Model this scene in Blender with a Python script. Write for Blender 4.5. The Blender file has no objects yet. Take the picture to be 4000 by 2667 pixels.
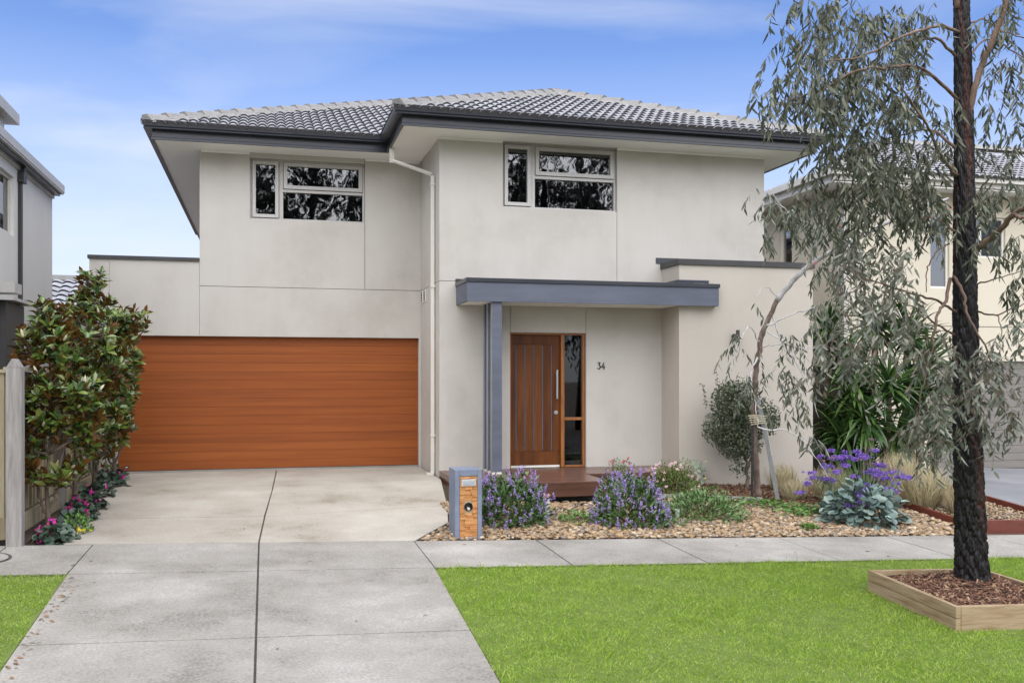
import bpy, math, random
import numpy as np
from mathutils import Vector, Matrix
R = random.Random(7); N = np.random.default_rng(11)
SC = bpy.context.scene; COL = SC.collection
# ------------------------------------------------------------------ camera, sky, sun, exposure
FP = 2200.0; CZ = 1.55; TH = math.atan((1176 - 608) / FP)
cam = bpy.data.objects.new('camera', bpy.data.cameras.new('camera')); COL.objects.link(cam)
cam.location = (0, 0, CZ); cam.rotation_euler = (math.pi / 2, 0, -TH)
cam.data.sensor_width = 36; cam.data.lens = 36 * FP / 2352; cam.data.shift_y = 81 / 2352
cam.data.clip_end = 2000; cam.data.clip_start = 0.05
SC.camera = cam
SUN_EL = 54.0; SUN_AZ = 188.0      # azimuth clockwise from +Y: behind the camera, 
world = bpy.data.worlds.new('World'); SC.world = world; world.use_nodes = True
wt = world.node_tree; wt.nodes.clear()
def wn(t, **k):
    n = wt.nodes.new(t)
    for a, b in k.items(): setattr(n, a, b)
    return n
sky = wn('ShaderNodeTexSky', sky_type='NISHITA', sun_disc=False)
sky.sun_elevation = math.radians(SUN_EL); sky.sun_rotation = math.radians(SUN_AZ)
sky.air_density = 1.0; sky.dust_density = 0.7; sky.ozone_density = 2.5
tc = wn('ShaderNodeTexCoord'); mp = wn('ShaderNodeMapping'); mp.inputs['Scale'].default_value = (1.3, 1.0, 5.5)
mp.inputs['Rotation'].default_value = (0.0, 0.14, 0.5)
nz = wn('ShaderNodeTexNoise'); nz.inputs['Scale'].default_value = 1.5; nz.inputs['Detail'].default_value = 7; nz.inputs['Roughness'].default_value = 0.5
nz.inputs['Distortion'].default_value = 0.5
cr = wn('ShaderNodeValToRGB'); cr.color_ramp.elements[0].position = 0.50; cr.color_ramp.elements[1].position = 0.92
sep = wn('ShaderNodeSeparateXYZ'); hz = wn('ShaderNodeMapRange'); hz.inputs[1].default_value = 0.32; hz.inputs[2].default_value = 0.08
hz.inputs[3].default_value = 0.0; hz.inputs[4].default_value = 1.0
ad = wn('ShaderNodeMath', operation='MULTIPLY_ADD'); ad.inputs[1].default_value = 0.75; ad.use_clamp = True
mx = wn('ShaderNodeMix', data_type='RGBA'); mx.inputs['B'].default_value = (5.0, 5.3, 5.9, 1)
tint = wn('ShaderNodeMix', data_type='RGBA', blend_type='MULTIPLY'); tint.inputs['Factor'].default_value = 1; tint.inputs['B'].default_value = (.80, .87, 1.12, 1)
bg = wn('ShaderNodeBackground'); bg.inputs['Strength'].default_value = 0.066
wo = wn('ShaderNodeOutputWorld'); L = wt.links.new
L(tc.outputs['Generated'], mp.inputs['Vector']); L(mp.outputs['Vector'], nz.inputs['Vector']); L(nz.outputs['Fac'], cr.inputs['Fac'])
L(tc.outputs['Generated'], sep.inputs[0]); L(sep.outputs['Z'], hz.inputs[0])
L(hz.outputs[0], ad.inputs[0]); L(cr.outputs['Color'], ad.inputs[2])
L(sky.outputs['Color'], tint.inputs['A']); L(tint.outputs['Result'], mx.inputs['A']); L(ad.outputs[0], mx.inputs['Factor'])
L(mx.outputs['Result'], bg.inputs['Color']); L(bg.outputs[0], wo.inputs['Surface'])
sl = bpy.data.lights.new('sun', 'SUN'); sl.energy = 2.75; sl.angle = math.radians(110); sl.color = (1.0, 0.955, 0.88)
so = bpy.data.objects.new('sun', sl); COL.objects.link(so)
a, e = math.radians(SUN_AZ), math.radians(SUN_EL)
so.rotation_euler = Vector((math.sin(a) * math.cos(e), math.cos(a) * math.cos(e), math.sin(e))).to_track_quat('Z', 'Y').to_euler()
SC.view_settings.view_transform = 'Standard'; SC.view_settings.look = 'None'; SC.view_settings.gamma = 1
SC.view_settings.use_curve_mapping = False; SC.view_settings.exposure = 1.42

# ------------------------------------------------------------------ layout helpers
def at(x, y, Y):
    """a survey sighting turned into a world point at depth Y"""
    an = math.atan((x - 1176) / FP) + TH
    X = Y * math.tan(an); fw = Y * math.cos(TH) + X * math.sin(TH)
    return Vector((X, Y, CZ + (865 - y) * fw / FP))
def G(X, Y):
    """height of the ground: it falls to the street and to the right"""
    X = min(max(X, -8), 18); Yc = min(max(Y, 3.0), 14.2)
    zb = -.224 - .0326 * X
    zh = .02 if X < 2.6 else .02 - .035 * (X - 2.6)
    if Yc <= 10.65: return zb - .027 * (10.65 - Yc)
    return zb + (zh - zb) * (Yc - 10.65) / 3.55
def mesh(name, V, F):
    me = bpy.data.meshes.new(name)
    if isinstance(F, np.ndarray):
        V = np.asarray(V, np.float32); n, k = F.shape
        me.vertices.add(len(V)); me.vertices.foreach_set('co', V.ravel())
        me.loops.add(n * k); me.loops.foreach_set('vertex_index', F.astype(np.int32).ravel())
        me.polygons.add(n); me.polygons.foreach_set('loop_start', np.arange(0, n * k, k, dtype=np.int32))
        me.polygons.foreach_set('loop_total', np.full(n, k, np.int32)); me.update(calc_edges=True)
    else:
        me.from_pydata([tuple(v) for v in V], [], [tuple(f) for f in F]); me.update()
    return me
def link(name, me, mat=None, parent=None, smooth=False):
    if mat and not me.materials: me.materials.append(mat)
    o = bpy.data.objects.new(name, me); COL.objects.link(o)
    if parent is not None:
        o.parent = parent; o.matrix_parent_inverse = Matrix.Translation(-Vector(parent['base']) if 'base' in parent else Vector((0, 0, 0)))
    if smooth: me.polygons.foreach_set('use_smooth', [True] * len(me.polygons)); me.update()
    return o
ROOTS = []
def thing(name, label, cat, loc=(0, 0, 0), group=None):
    o = bpy.data.objects.new(name, None); COL.objects.link(o); o.location = loc; o.empty_display_size = .1
    o['label'] = label; o['category'] = cat
    if group: o['group'] = group
    o['base'] = tuple(loc); ROOTS.append(o); return o
def tag(o, label, cat, group=None, kind=None):
    o['label'] = label; o['category'] = cat
    if group: o['group'] = group
    if kind: o['kind'] = kind
    return o
class MB:
    def __init__(s): s.V = []; s.F = []
    def box(s, x0, x1, y0, y1, z0, z1, rot=0, c=None):
        b = len(s.V)
        pts = [(x, y, z) for z in (z0, z1) for y in (y0, y1) for x in (x0, x1)]
        if rot:
            cx, cy = c or ((x0 + x1) / 2, (y0 + y1) / 2); ca, sa = math.cos(rot), math.sin(rot)
            pts = [(cx + (x - cx) * ca - (y - cy) * sa, cy + (x - cx) * sa + (y - cy) * ca, z) for x, y, z in pts]
        s.V += pts
        s.F += [tuple(b + i for i in f) for f in ((0, 2, 3, 1), (4, 5, 7, 6), (0, 1, 5, 4), (2, 6, 7, 3), (0, 4, 6, 2), (1, 3, 7, 5))]
        return s
    def hexa(s, pts):
        """8 points: bottom 4 ccw, top 4 ccw"""
        b = len(s.V); s.V += [tuple(p) for p in pts]
        s.F += [tuple(b + i for i in f) for f in ((3, 2, 1, 0), (4, 5, 6, 7), (0, 1, 5, 4), (1, 2, 6, 5), (2, 3, 7, 6), (3, 0, 4, 7))]
        return s
    def poly(s, pts): b = len(s.V); s.V += [tuple(p) for p in pts]; s.F.append(tuple(range(b, b + len(pts)))); return s
    def prism(s, pts, z0, z1):
        """pts: xy polygon ccw; z may be functions of (x,y)"""
        b = len(s.V); n = len(pts); f0 = z0 if callable(z0) else (lambda x, y: z0); f1 = z1 if callable(z1) else (lambda x, y: z1)
        s.V += [(x, y, f0(x, y)) for x, y in pts] + [(x, y, f1(x, y)) for x, y in pts]
        s.F += [tuple(b + i for i in range(n))[::-1], tuple(b + n + i for i in range(n))]
        s.F += [(b + i, b + (i + 1) % n, b + n + (i + 1) % n, b + n + i) for i in range(n)]
        return s
    def tube(s, P, r, k=8, caps=True):
        P = [Vector(p) for p in P]; n = len(P); rr = r if isinstance(r, (list, tuple)) else [r] * n; b = len(s.V); u = None
        for i in range(n):
            t = (P[min(i + 1, n - 1)] - P[max(i - 1, 0)]).normalized()
            if u is None: u = t.cross(Vector((0, 0, 1)) if abs(t.z) < .9 else Vector((1, 0, 0))).normalized()
            else: u = (u - t * u.dot(t)).normalized()
            w = t.cross(u)
            for j in range(k):
                a = 2 * math.pi * j / k; s.V.append(tuple(P[i] + (u * math.cos(a) + w * math.sin(a)) * rr[i]))
        for i in range(n - 1):
            for j in range(k):
                q = (j + 1) % k; s.F.append((b + i * k + j, b + i * k + q, b + (i + 1) * k + q, b + (i + 1) * k + j))
        if caps: s.F.append(tuple(b + j for j in range(k))[::-1]); s.F.append(tuple(b + (n - 1) * k + j for j in range(k)))
        return s
    def lathe(s, c, prof, k=16):
        b = len(s.V); c = Vector(c)
        for r, z in prof:
            for j in range(k): a = 2 * math.pi * j / k; s.V.append((c.x + r * math.cos(a), c.y + r * math.sin(a), c.z + z))
        for i in range(len(prof) - 1):
            for j in range(k): q = (j + 1) % k; s.F.append((b + i * k + j, b + i * k + q, b + (i + 1) * k + q, b + (i + 1) * k + j))
        s.F.append(tuple(b + j for j in range(k))[::-1]); s.F.append(tuple(b + (len(prof) - 1) * k + j for j in range(k)))
        return s
    def build(s, name, mat, parent=None, smooth=False, bevel=0):
        o = link(name, mesh(name, s.V, s.F), mat, parent, smooth)
        if bevel:
            m = o.modifiers.new('bevel', 'BEVEL'); m.width = bevel; m.segments = 2; m.limit_method = 'ANGLE'
        return o
def struct(o): o['kind'] = 'structure'; return o
def stuff(o): o['kind'] = 'stuff'; return o

# ------------------------------------------------------------------ materials
def mat(name, cols, scale=3, rough=.7, bump=0.0, bscale=60, stretch=(1, 1, 1), detail=5, contrast=.22, rnd=0.0, spec=.5, metal=0, back=None, fine=0.0, trans=0.0, streak=0.0, fscale=170):
    """procedural: a noise in world position runs through a ramp of the thing's own colours"""
    m = bpy.data.materials.new(name); m.use_nodes = True; t = m.node_tree; nd = t.nodes; ln = t.links.new
    b = nd['Principled BSDF']; b.inputs['Roughness'].default_value = rough; b.inputs['Metallic'].default_value = metal
    b.inputs['Specular IOR Level'].default_value = spec
    geo = nd.new('ShaderNodeNewGeometry'); mapn = nd.new('ShaderNodeMapping'); mapn.inputs['Scale'].default_value = stretch
    oi = nd.new('ShaderNodeObjectInfo')
    rs = nd.new('ShaderNodeMath'); rs.operation = 'ADD'; ln(oi.outputs['Random'], rs.inputs[0]); ln(geo.outputs['Random Per Island'], rs.inputs[1])
    fr = nd.new('ShaderNodeMath'); fr.operation = 'FRACT'; ln(rs.outputs[0], fr.inputs[0])
    ln(geo.outputs['Position'], mapn.inputs['Vector'])
    noise = nd.new('ShaderNodeTexNoise'); noise.noise_dimensions = '4D'; noise.inputs['Scale'].default_value = scale; noise.inputs['Detail'].default_value = detail; noise.inputs['Roughness'].default_value = .6
    ln(mapn.outputs[0], noise.inputs['Vector'])
    if rnd:
        mw = nd.new('ShaderNodeMath'); mw.operation = 'MULTIPLY'; mw.inputs[1].default_value = 30; ln(fr.outputs[0], mw.inputs[0]); ln(mw.outputs[0], noise.inputs['W'])
    mr = nd.new('ShaderNodeMapRange'); mr.inputs[1].default_value = .5 - contrast; mr.inputs[2].default_value = .5 + contrast; ln(noise.outputs['Fac'], mr.inputs[0])
    fac = mr.outputs[0]
    if rnd:
        mxn = nd.new('ShaderNodeMix'); mxn.inputs['Factor'].default_value = rnd; ln(fac, mxn.inputs['A']); ln(fr.outputs[0], mxn.inputs['B']); fac = mxn.outputs['Result']
    if fine:
        n3 = nd.new('ShaderNodeTexNoise'); n3.inputs['Scale'].default_value = fscale; n3.inputs['Detail'].default_value = 4; ln(geo.outputs['Position'], n3.inputs['Vector'])
        m3 = nd.new('ShaderNodeMath'); m3.operation = 'MULTIPLY_ADD'; m3.inputs[1].default_value = fine; ln(n3.outputs['Fac'], m3.inputs[0])
        s3 = nd.new('ShaderNodeMath'); s3.operation = 'SUBTRACT'; s3.inputs[1].default_value = fine / 2; ln(fac, s3.inputs[0]); ln(s3.outputs[0], m3.inputs[2]); fac = m3.outputs[0]
    r = nd.new('ShaderNodeValToRGB'); el = r.color_ramp.elements
    while len(el) < len(cols): el.new(.5)
    for i, c in enumerate(cols): el[i].position = i / max(1, len(cols) - 1); el[i].color = (*c, 1)
    ln(fac, r.inputs['Fac']); out = r.outputs['Color']
    if streak:
        ms_ = nd.new('ShaderNodeMapping'); ms_.inputs['Scale'].default_value = (2.6, 2.6, .28); ns_ = nd.new('ShaderNodeTexNoise'); ns_.inputs['Scale'].default_value = 2.2; ns_.inputs['Detail'].default_value = 8; ns_.inputs['Roughness'].default_value = .65
        ln(geo.outputs['Position'], ms_.inputs['Vector']); ln(ms_.outputs[0], ns_.inputs['Vector'])
        r2 = nd.new('ShaderNodeMapRange'); r2.inputs[1].default_value = .45; r2.inputs[2].default_value = .78; r2.inputs[3].default_value = 0; r2.inputs[4].default_value = streak; ln(ns_.outputs['Fac'], r2.inputs[0])
        mk = nd.new('ShaderNodeMix'); mk.data_type = 'RGBA'; mk.inputs['B'].default_value = (.20, .19, .155, 1); ln(r2.outputs[0], mk.inputs['Factor']); ln(out, mk.inputs['A']); out = mk.outputs['Result']
    if back:
        mb = nd.new('ShaderNodeMix'); mb.data_type = 'RGBA'; ln(geo.outputs['Backfacing'], mb.inputs['Factor']); ln(out, mb.inputs['A']); mb.inputs['B'].default_value = (*back, 1); out = mb.outputs['Result']
    ln(out, b.inputs['Base Color'])
    if bump:
        n2 = nd.new('ShaderNodeTexNoise'); n2.inputs['Scale'].default_value = bscale; n2.inputs['Detail'].default_value = 6; ln(mapn.outputs[0], n2.inputs['Vector'])
        bp = nd.new('ShaderNodeBump'); bp.inputs['Strength'].default_value = bump; bp.inputs['Distance'].default_value = .01; ln(n2.outputs['Fac'], bp.inputs['Height']); ln(bp.outputs[0], b.inputs['Normal'])
    if trans:
        tr = nd.new('ShaderNodeBsdfTranslucent'); ms = nd.new('ShaderNodeMixShader'); ms.inputs[0].default_value = trans
        ln(out, tr.inputs['Color']); ln(b.outputs[0], ms.inputs[1]); ln(tr.outputs[0], ms.inputs[2]); ln(ms.outputs[0], nd['Material Output'].inputs['Surface'])
    return m
def hx(s):  # sRGB hex to linear
    v = [int(s[i:i + 2], 16) / 255 for i in (0, 2, 4)]
    return tuple(c / 12.92 if c < .04 else ((c + .055) / 1.055) ** 2.4 for c in v)
m_render = mat('render_wall', [(.40, .375, .33), (.475, .45, .405), (.50, .48, .435)], scale=.9, rough=.9, bump=.12, bscale=140, detail=7, contrast=.2, fine=.30, fscale=70, streak=.07)
m_render2 = mat('render_wing', [(.41, .375, .32), (.46, .42, .36)], scale=1.0, rough=.9, bump=.25, bscale=110, contrast=.2, fine=.35, fscale=60, streak=.07)
m_cream = mat('render_cream', [(.52, .47, .36), (.58, .53, .42)], scale=1, rough=.9)
m_creamtrim = mat('cream_trim', [(.50, .48, .42), (.58, .56, .50)], scale=3, rough=.5)
m_greywall = mat('render_grey', [(.62, .61, .57), (.68, .67, .64)], scale=1.2, rough=.9, stretch=(1, 1, .25), fine=.2, streak=.08)
m_soffit = mat('soffit_white', [(.84, .83, .80), (.88, .87, .84)], scale=1.5, rough=.7)
m_white = mat('white_paint', [(.60, .575, .51), (.66, .64, .58)], scale=4, rough=.5)
m_char = mat('charcoal_steel', [(.018, .021, .028), (.028, .032, .042)], scale=2, rough=.32, spec=.6)
m_cap = mat('dark_capping', [(.028, .027, .027), (.045, .044, .043)], scale=3, rough=.5)
m_slate = mat('slate_timber', [(.068, .078, .105), (.105, .118, .155)], scale=2.2, rough=.55, stretch=(.5, .5, 3), contrast=.2)
m_tile = mat('concrete_tile', [(.17, .175, .19), (.27, .28, .30), (.36, .37, .39)], scale=14, rough=.75, bump=.2, bscale=120, rnd=.5)
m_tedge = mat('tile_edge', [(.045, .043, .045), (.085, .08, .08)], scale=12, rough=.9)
m_cap2 = mat('ridge_concrete', [(.17, .165, .158), (.27, .265, .255)], scale=10, rough=.85, bump=.3, rnd=.35)
m_mortar = mat('mortar', [(.22, .215, .20), (.36, .35, .33)], scale=20, rough=.95, bump=.4)
m_alum = mat('window_aluminium', [(.40, .385, .36), (.47, .455, .43)], scale=2, rough=.45, spec=.5)
m_gar = mat('garage_timber', [(.155, .038, .008), (.25, .065, .011), (.33, .095, .017)], scale=1.6, rough=.58, spec=.3, stretch=(.4, 1, 9), detail=8, contrast=.33, rnd=.2, bump=.08, bscale=30)
m_door = mat('door_timber', [(.045, .012, .003), (.105, .031, .005), (.18, .062, .012)], scale=2.2, rough=.45, spec=.25, stretch=(5, 1, .5), detail=8, contrast=.22, rnd=.25)
m_frame = mat('door_frame_timber', [(.19, .065, .014), (.34, .13, .030)], scale=6, rough=.35, stretch=(4, 4, .6))
m_deck = mat('deck_timber', [(.06, .028, .019), (.105, .050, .034), (.15, .078, .055)], scale=2.5, rough=.28, stretch=(.6, 6, 6), rnd=.4, detail=7)
m_steel = mat('brushed_steel', [(.42, .42, .42), (.55, .55, .55)], scale=20, rough=.35, metal=1)
m_grey_lb = mat('letterbox_slate', [(.13, .155, .21), (.19, .22, .285)], scale=6, rough=.8, bump=.25, bscale=70)
m_stone = mat('sandstone', [(.30, .12, .035), (.47, .215, .07), (.58, .33, .14)], scale=9, rough=.85, bump=.5, bscale=50, stretch=(1, 1, 2.5), rnd=.4)
m_path = mat('path_concrete', [(.15, .138, .118), (.25, .235, .205), (.31, .293, .26), (.40, .38, .345)], scale=1.3, rough=.9, bump=.5, bscale=120, detail=10, contrast=.24, fine=1.3, fscale=48)
m_apron = mat('apron_concrete', [(.19, .165, .115), (.32, .29, .24), (.37, .345, .29), (.43, .405, .355)], scale=.9, rough=.88, bump=.3, bscale=90, detail=10, contrast=.21, fine=.7, fscale=40)
m_darkcon = mat('driveway_dark', [(.14, .145, .155), (.22, .225, .235)], scale=1.0, rough=.85, fine=.5)
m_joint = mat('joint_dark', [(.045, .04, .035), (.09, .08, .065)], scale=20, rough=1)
m_soil = mat('garden_soil', [(.05, .035, .024), (.10, .07, .045)], scale=8, rough=1, bump=.6, bscale=40)
m_turf = mat('turf_soil', [(.08, .12, .02), (.14, .19, .035)], scale=9, rough=1)
m_grass = mat('grass_blade', [(.075, .16, .012), (.18, .32, .022), (.33, .45, .06), (.58, .56, .25)], scale=2.6, rough=.6, contrast=.15, rnd=.42, detail=6, spec=.3, trans=.25)
m_road = mat('asphalt', [(.045, .045, .047), (.06, .06, .06)], scale=3, rough=.9)
m_peb = mat('river_pebble', [(.09, .07, .05), (.27, .17, .08), (.36, .265, .16), (.18, .155, .13), (.33, .21, .10), (.50, .43, .32)], scale=20, rough=.6, rnd=.95)
m_mulch = mat('bark_mulch', [(.030, .014, .009), (.085, .036, .019), (.17, .080, .044), (.36, .25, .15)], scale=18, rough=.9, rnd=.9)
m_weathered = mat('weathered_post', [(.17, .155, .145), (.30, .28, .265), (.40, .38, .355)], scale=7, rough=.9, stretch=(4, 4, .35), bump=.4, bscale=30, detail=8)
m_pine = mat('treated_pine', [(.19, .15, .09), (.36, .31, .20), (.46, .41, .29)], scale=5, rough=.85, stretch=(5, 5, .35), rnd=.4, detail=7)
m_sleeper = mat('planter_pine', [(.13, .085, .04), (.27, .185, .10), (.36, .27, .165), (.24, .20, .145)], scale=4, rough=.85, stretch=(.7, .7, 7), detail=9, bump=.3, bscale=30, contrast=.25)
m_red = mat('merbau_edge', [(.085, .018, .010), (.16, .040, .022)], scale=4, rough=.5, stretch=(1, 1, 4))
m_sidefence = mat('dark_fence_timber', [(.02, .013, .009), (.045, .03, .02)], scale=6, rough=.9)
m_black = mat('black_plastic', [(.012, .012, .014), (.02, .02, .022)], rough=.4)
m_number = mat('black_number', [(.012, .012, .012), (.02, .02, .02)], rough=.4)
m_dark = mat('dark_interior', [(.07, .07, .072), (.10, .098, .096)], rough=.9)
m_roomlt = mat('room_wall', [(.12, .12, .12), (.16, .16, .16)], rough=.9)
m_brick = mat('red_brick', [(.20, .06, .035), (.30, .10, .06)], scale=12, rough=.9, rnd=.5)
m_gumleaf = mat('gum_leaf', [(.035, .045, .026), (.075, .090, .056), (.135, .150, .100), (.23, .235, .165)], scale=3, rough=.5, rnd=.8, spec=.35, trans=.15)
m_gumleaf2 = mat('gum_leaf_low', [(.06, .075, .05), (.13, .15, .11), (.24, .255, .20), (.17, .11, .085)], scale=3, rough=.5, rnd=.85, spec=.35, trans=.15)
m_farleaf = mat('far_gum_leaf', [(.05, .06, .042), (.10, .115, .08)], scale=2, rough=.6, rnd=.8)
m_twig = mat('gum_twig', [(.075, .045, .03), (.17, .11, .08)], scale=9, rough=.8)
m_limb = mat('gum_limb', [(.06, .04, .03), (.17, .11, .075), (.28, .20, .15)], scale=8, rough=.85, bump=.4, stretch=(1, 1, .6))
m_white_limb = mat('white_gum_limb', [(.22, .20, .18), (.46, .45, .44), (.60, .60, .60)], scale=7, rough=.6, contrast=.18)
m_sapbark = mat('sapling_bark', [(.045, .03, .02), (.13, .09, .068), (.34, .29, .25)], scale=9, rough=.9, bump=.5, stretch=(1, 1, .5))
m_mag = mat('magnolia_leaf', [(.014, .035, .010), (.035, .080, .016), (.085, .14, .024), (.15, .20, .035), (.16, .12, .03)], scale=2.5, rough=.22, rnd=.8, spec=.6, back=(.17, .080, .02))
m_magbark = mat('magnolia_bark', [(.10, .075, .055), (.20, .155, .12)], scale=12, rough=.85)
m_bud = mat('magnolia_bud', [(.62, .55, .35), (.72, .66, .48)], rough=.5)
m_yuc = mat('yucca_leaf', [(.018, .050, .014), (.045, .10, .024), (.13, .22, .05)], scale=3, rough=.33, rnd=.8, spec=.6)
m_shrub = mat('dark_shrub_leaf', [(.030, .045, .022), (.06, .08, .038), (.11, .13, .075)], scale=5, rough=.4, rnd=.85)
m_lavleaf = mat('purple_bush_leaf', [(.025, .065, .014), (.055, .12, .028), (.11, .18, .05)], scale=5, rough=.4, rnd=.8)
m_lav = mat('mauve_flower', [(.20, .12, .40), (.34, .23, .56), (.52, .42, .68)], scale=9, rough=.6, rnd=.85)
m_pur = mat('violet_flower', [(.11, .05, .34), (.20, .10, .48), (.30, .19, .48)], scale=9, rough=.6, rnd=.85)
m_purold = mat('faded_flower', [(.22, .10, .13), (.30, .19, .26)], scale=9, rough=.8, rnd=.8)
m_stat = mat('glaucous_leaf', [(.07, .115, .10), (.13, .19, .165), (.24, .31, .265)], scale=5, rough=.5, rnd=.8)
m_green = mat('fresh_leaf', [(.035, .10, .014), (.075, .18, .025), (.14, .26, .05)], scale=6, rough=.45, rnd=.8)
m_lowleaf = mat('low_bush_leaf', [(.035, .085, .02), (.085, .17, .04), (.17, .26, .09)], scale=6, rough=.45, rnd=.8)
m_olive = mat('daisy_leaf', [(.05, .09, .018), (.10, .16, .03), (.17, .17, .05)], scale=6, rough=.6, rnd=.8)
m_pale = mat('pale_leaf', [(.20, .26, .18), (.32, .38, .28)], rough=.6, rnd=.6)
m_dry = mat('dry_grass', [(.22, .17, .085), (.42, .35, .20), (.55, .48, .31), (.20, .24, .08)], scale=5, rough=.7, rnd=.85)
m_pink = mat('pink_petal', [(.62, .36, .40), (.78, .60, .60)], rough=.6, rnd=.6)
m_redf = mat('red_petal', [(.42, .035, .03), (.62, .09, .12)], rough=.6, rnd=.6)
m_mag_f = mat('magenta_petal', [(.50, .01, .16), (.70, .03, .30), (.45, .05, .42)], rough=.5, rnd=.8)
m_yel = mat('yellow_petal', [(.75, .58, .02), (.85, .70, .05)], rough=.5)
m_cyc = mat('cyclamen_leaf', [(.022, .045, .028), (.05, .085, .055), (.10, .15, .11)], scale=10, rough=.45, rnd=.8)
m_twine = mat('twine', [(.50, .44, .30), (.62, .57, .42)], rough=.9)
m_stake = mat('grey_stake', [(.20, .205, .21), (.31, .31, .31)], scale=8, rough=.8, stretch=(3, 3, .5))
m_plastic = mat('white_plastic', [(.66, .68, .70), (.74, .75, .76)], rough=.4)
m_paper = mat('newspaper', [(.35, .35, .36), (.66, .66, .66)], scale=60, rough=.7)
m_fleaf = mat('fallen_leaf', [(.07, .03, .015), (.22, .11, .05), (.33, .22, .12)], rough=.8, rnd=.9)
m_chargar = mat('taupe_garage', [(.165, .15, .132), (.195, .18, .16)], scale=2, rough=.5, stretch=(1, 1, 3))
m_stick = mat('sticker', [(.10, .11, .13), (.45, .46, .46)], scale=70, rough=.6, contrast=.1)
def bark_mat():
    m = mat('charred_bark', [(.003, .0025, .003), (.007, .006, .006), (.015, .012, .011)], scale=16, rough=.5, spec=.35, stretch=(1, 1, .4), bump=.9, bscale=45, detail=9)
    t = m.node_tree; nd = t.nodes; b = nd['Principled BSDF']; old = b.inputs['Base Color'].links[0].from_socket
    at_ = nd.new('ShaderNodeAttribute'); at_.attribute_name = 'groove'
    mxn = nd.new('ShaderNodeMix'); mxn.data_type = 'RGBA'; mxn.inputs['B'].default_value = (.085, .022, .009, 1)
    t.links.new(at_.outputs['Fac'], mxn.inputs['Factor']); t.links.new(old, mxn.inputs['A']); t.links.new(mxn.outputs['Result'], b.inputs['Base Color'])
    return m
m_char_bark = bark_mat()
def glass_mat(name, tintc, ior, wav=0.0):
    m = bpy.data.materials.new(name); m.use_nodes = True; t = m.node_tree; nd = t.nodes; nd.clear(); ln = t.links.new
    o = nd.new('ShaderNodeOutputMaterial'); mi = nd.new('ShaderNodeMixShader'); tr = nd.new('ShaderNodeBsdfTransparent'); gl = nd.new('ShaderNodeBsdfGlossy')
    tr.inputs[0].default_value = (*tintc, 1); gl.inputs['Roughness'].default_value = .016
    fz = nd.new('ShaderNodeFresnel'); fz.inputs[0].default_value = ior
    ln(fz.outputs[0], mi.inputs[0]); ln(tr.outputs[0], mi.inputs[1]); ln(gl.outputs[0], mi.inputs[2]); ln(mi.outputs[0], o.inputs[0])
    if wav:
        ns = nd.new('ShaderNodeTexNoise'); ns.inputs['Scale'].default_value = 3.0; g = nd.new('ShaderNodeNewGeometry'); bp = nd.new('ShaderNodeBump')
        bp.inputs['Strength'].default_value = wav; bp.inputs['Distance'].default_value = .01; ln(g.outputs['Position'], ns.inputs['Vector']); ln(ns.outputs['Fac'], bp.inputs['Height'])
        ln(bp.outputs[0], gl.inputs['Normal'])
    return m
m_glass = glass_mat('window_glass', (.42, .44, .45), 1.95, .10)
m_glass2 = glass_mat('clear_glass', (.42, .44, .45), 1.8)
m_glass3 = glass_mat('bright_glass', (.5, .5, .5), 4.5)

# ------------------------------------------------------------------ ground, road, concrete
xs = [-400, -120, -50, -20] + [-10 + .5 * i for i in range(57)] + [25, 50, 120, 400]
ys = [-400, -120, -50, -20, -8, 0] + [3 + .5 * i for i in range(30)] + [20, 25, 50, 120, 400, 900]
V = [(x, y, G(x, y) - .05) for y in ys for x in xs]; nx = len(xs)
F = [(j * nx + i, j * nx + i + 1, (j + 1) * nx + i + 1, (j + 1) * nx + i) for j in range(len(ys) - 1) for i in range(nx - 1)]
struct(link('ground', mesh('ground', V, F), m_soil))
struct(MB().prism([(-60, -6), (60, -6), (60, 2.6), (-60, 2.6)], lambda x, y: G(x, 3) - .19, lambda x, y: G(x, 3) - .04).build('road', m_road))
struct(MB().prism([(-60, 2.6), (60, 2.6), (60, 2.98), (-60, 2.98)], lambda x, y: G(x, 3) - .1, lambda x, y: G(x, 3)).build('kerb', m_path))
def slabs(name, polys, mtl, gap=.008):
    base = MB()
    for p in polys: base.prism([(x, y) for x, y in p], lambda x, y: G(x, y) - .10, lambda x, y: G(x, y) - .014)
    b = struct(base.build(name, m_joint))
    for p in polys:
        cx = sum(q[0] for q in p) / len(p); cy = sum(q[1] for q in p) / len(p); dz = R.uniform(-.0015, .0015)
        q = [(x + (cx - x) * gap / max(.2, abs(cx - x)), y + (cy - y) * gap * 1.4 / max(.2, abs(cy - y))) for x, y in p]
        MB().prism(q, lambda x, y: G(x, y) - .013, lambda x, y: G(x, y) + dz).build('slab', mtl, b, bevel=.004)
    return b
fx = [1.61, 3.03, 4.53, 6.12, 7.65, 9.15, 10.65, 12.2, 13.8, 15.3]
rect = lambda x0, x1, y0, y1: [(x0, y0), (x1, y0), (x1, y1), (x0, y1)]
slabs('footpath', [rect(a_, b_, 9.27, 10.62) for a_, b_ in zip(fx, fx[1:])] + [rect(a_, b_, 9.27, 10.6) for a_, b_ in ((-7, -5.6), (-5.6, -4.05), (-4.05, -2.5), (-2.5, -1.705))], m_path)
xl_ = lambda y: -1.71 + .04 * max(0, 9.26 - y)
xr_ = lambda y: 1.615 - .046 * max(0, 9.26 - y)
yy = [10.62, 9.26, 7.12, 5.0, 2.99]
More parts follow.
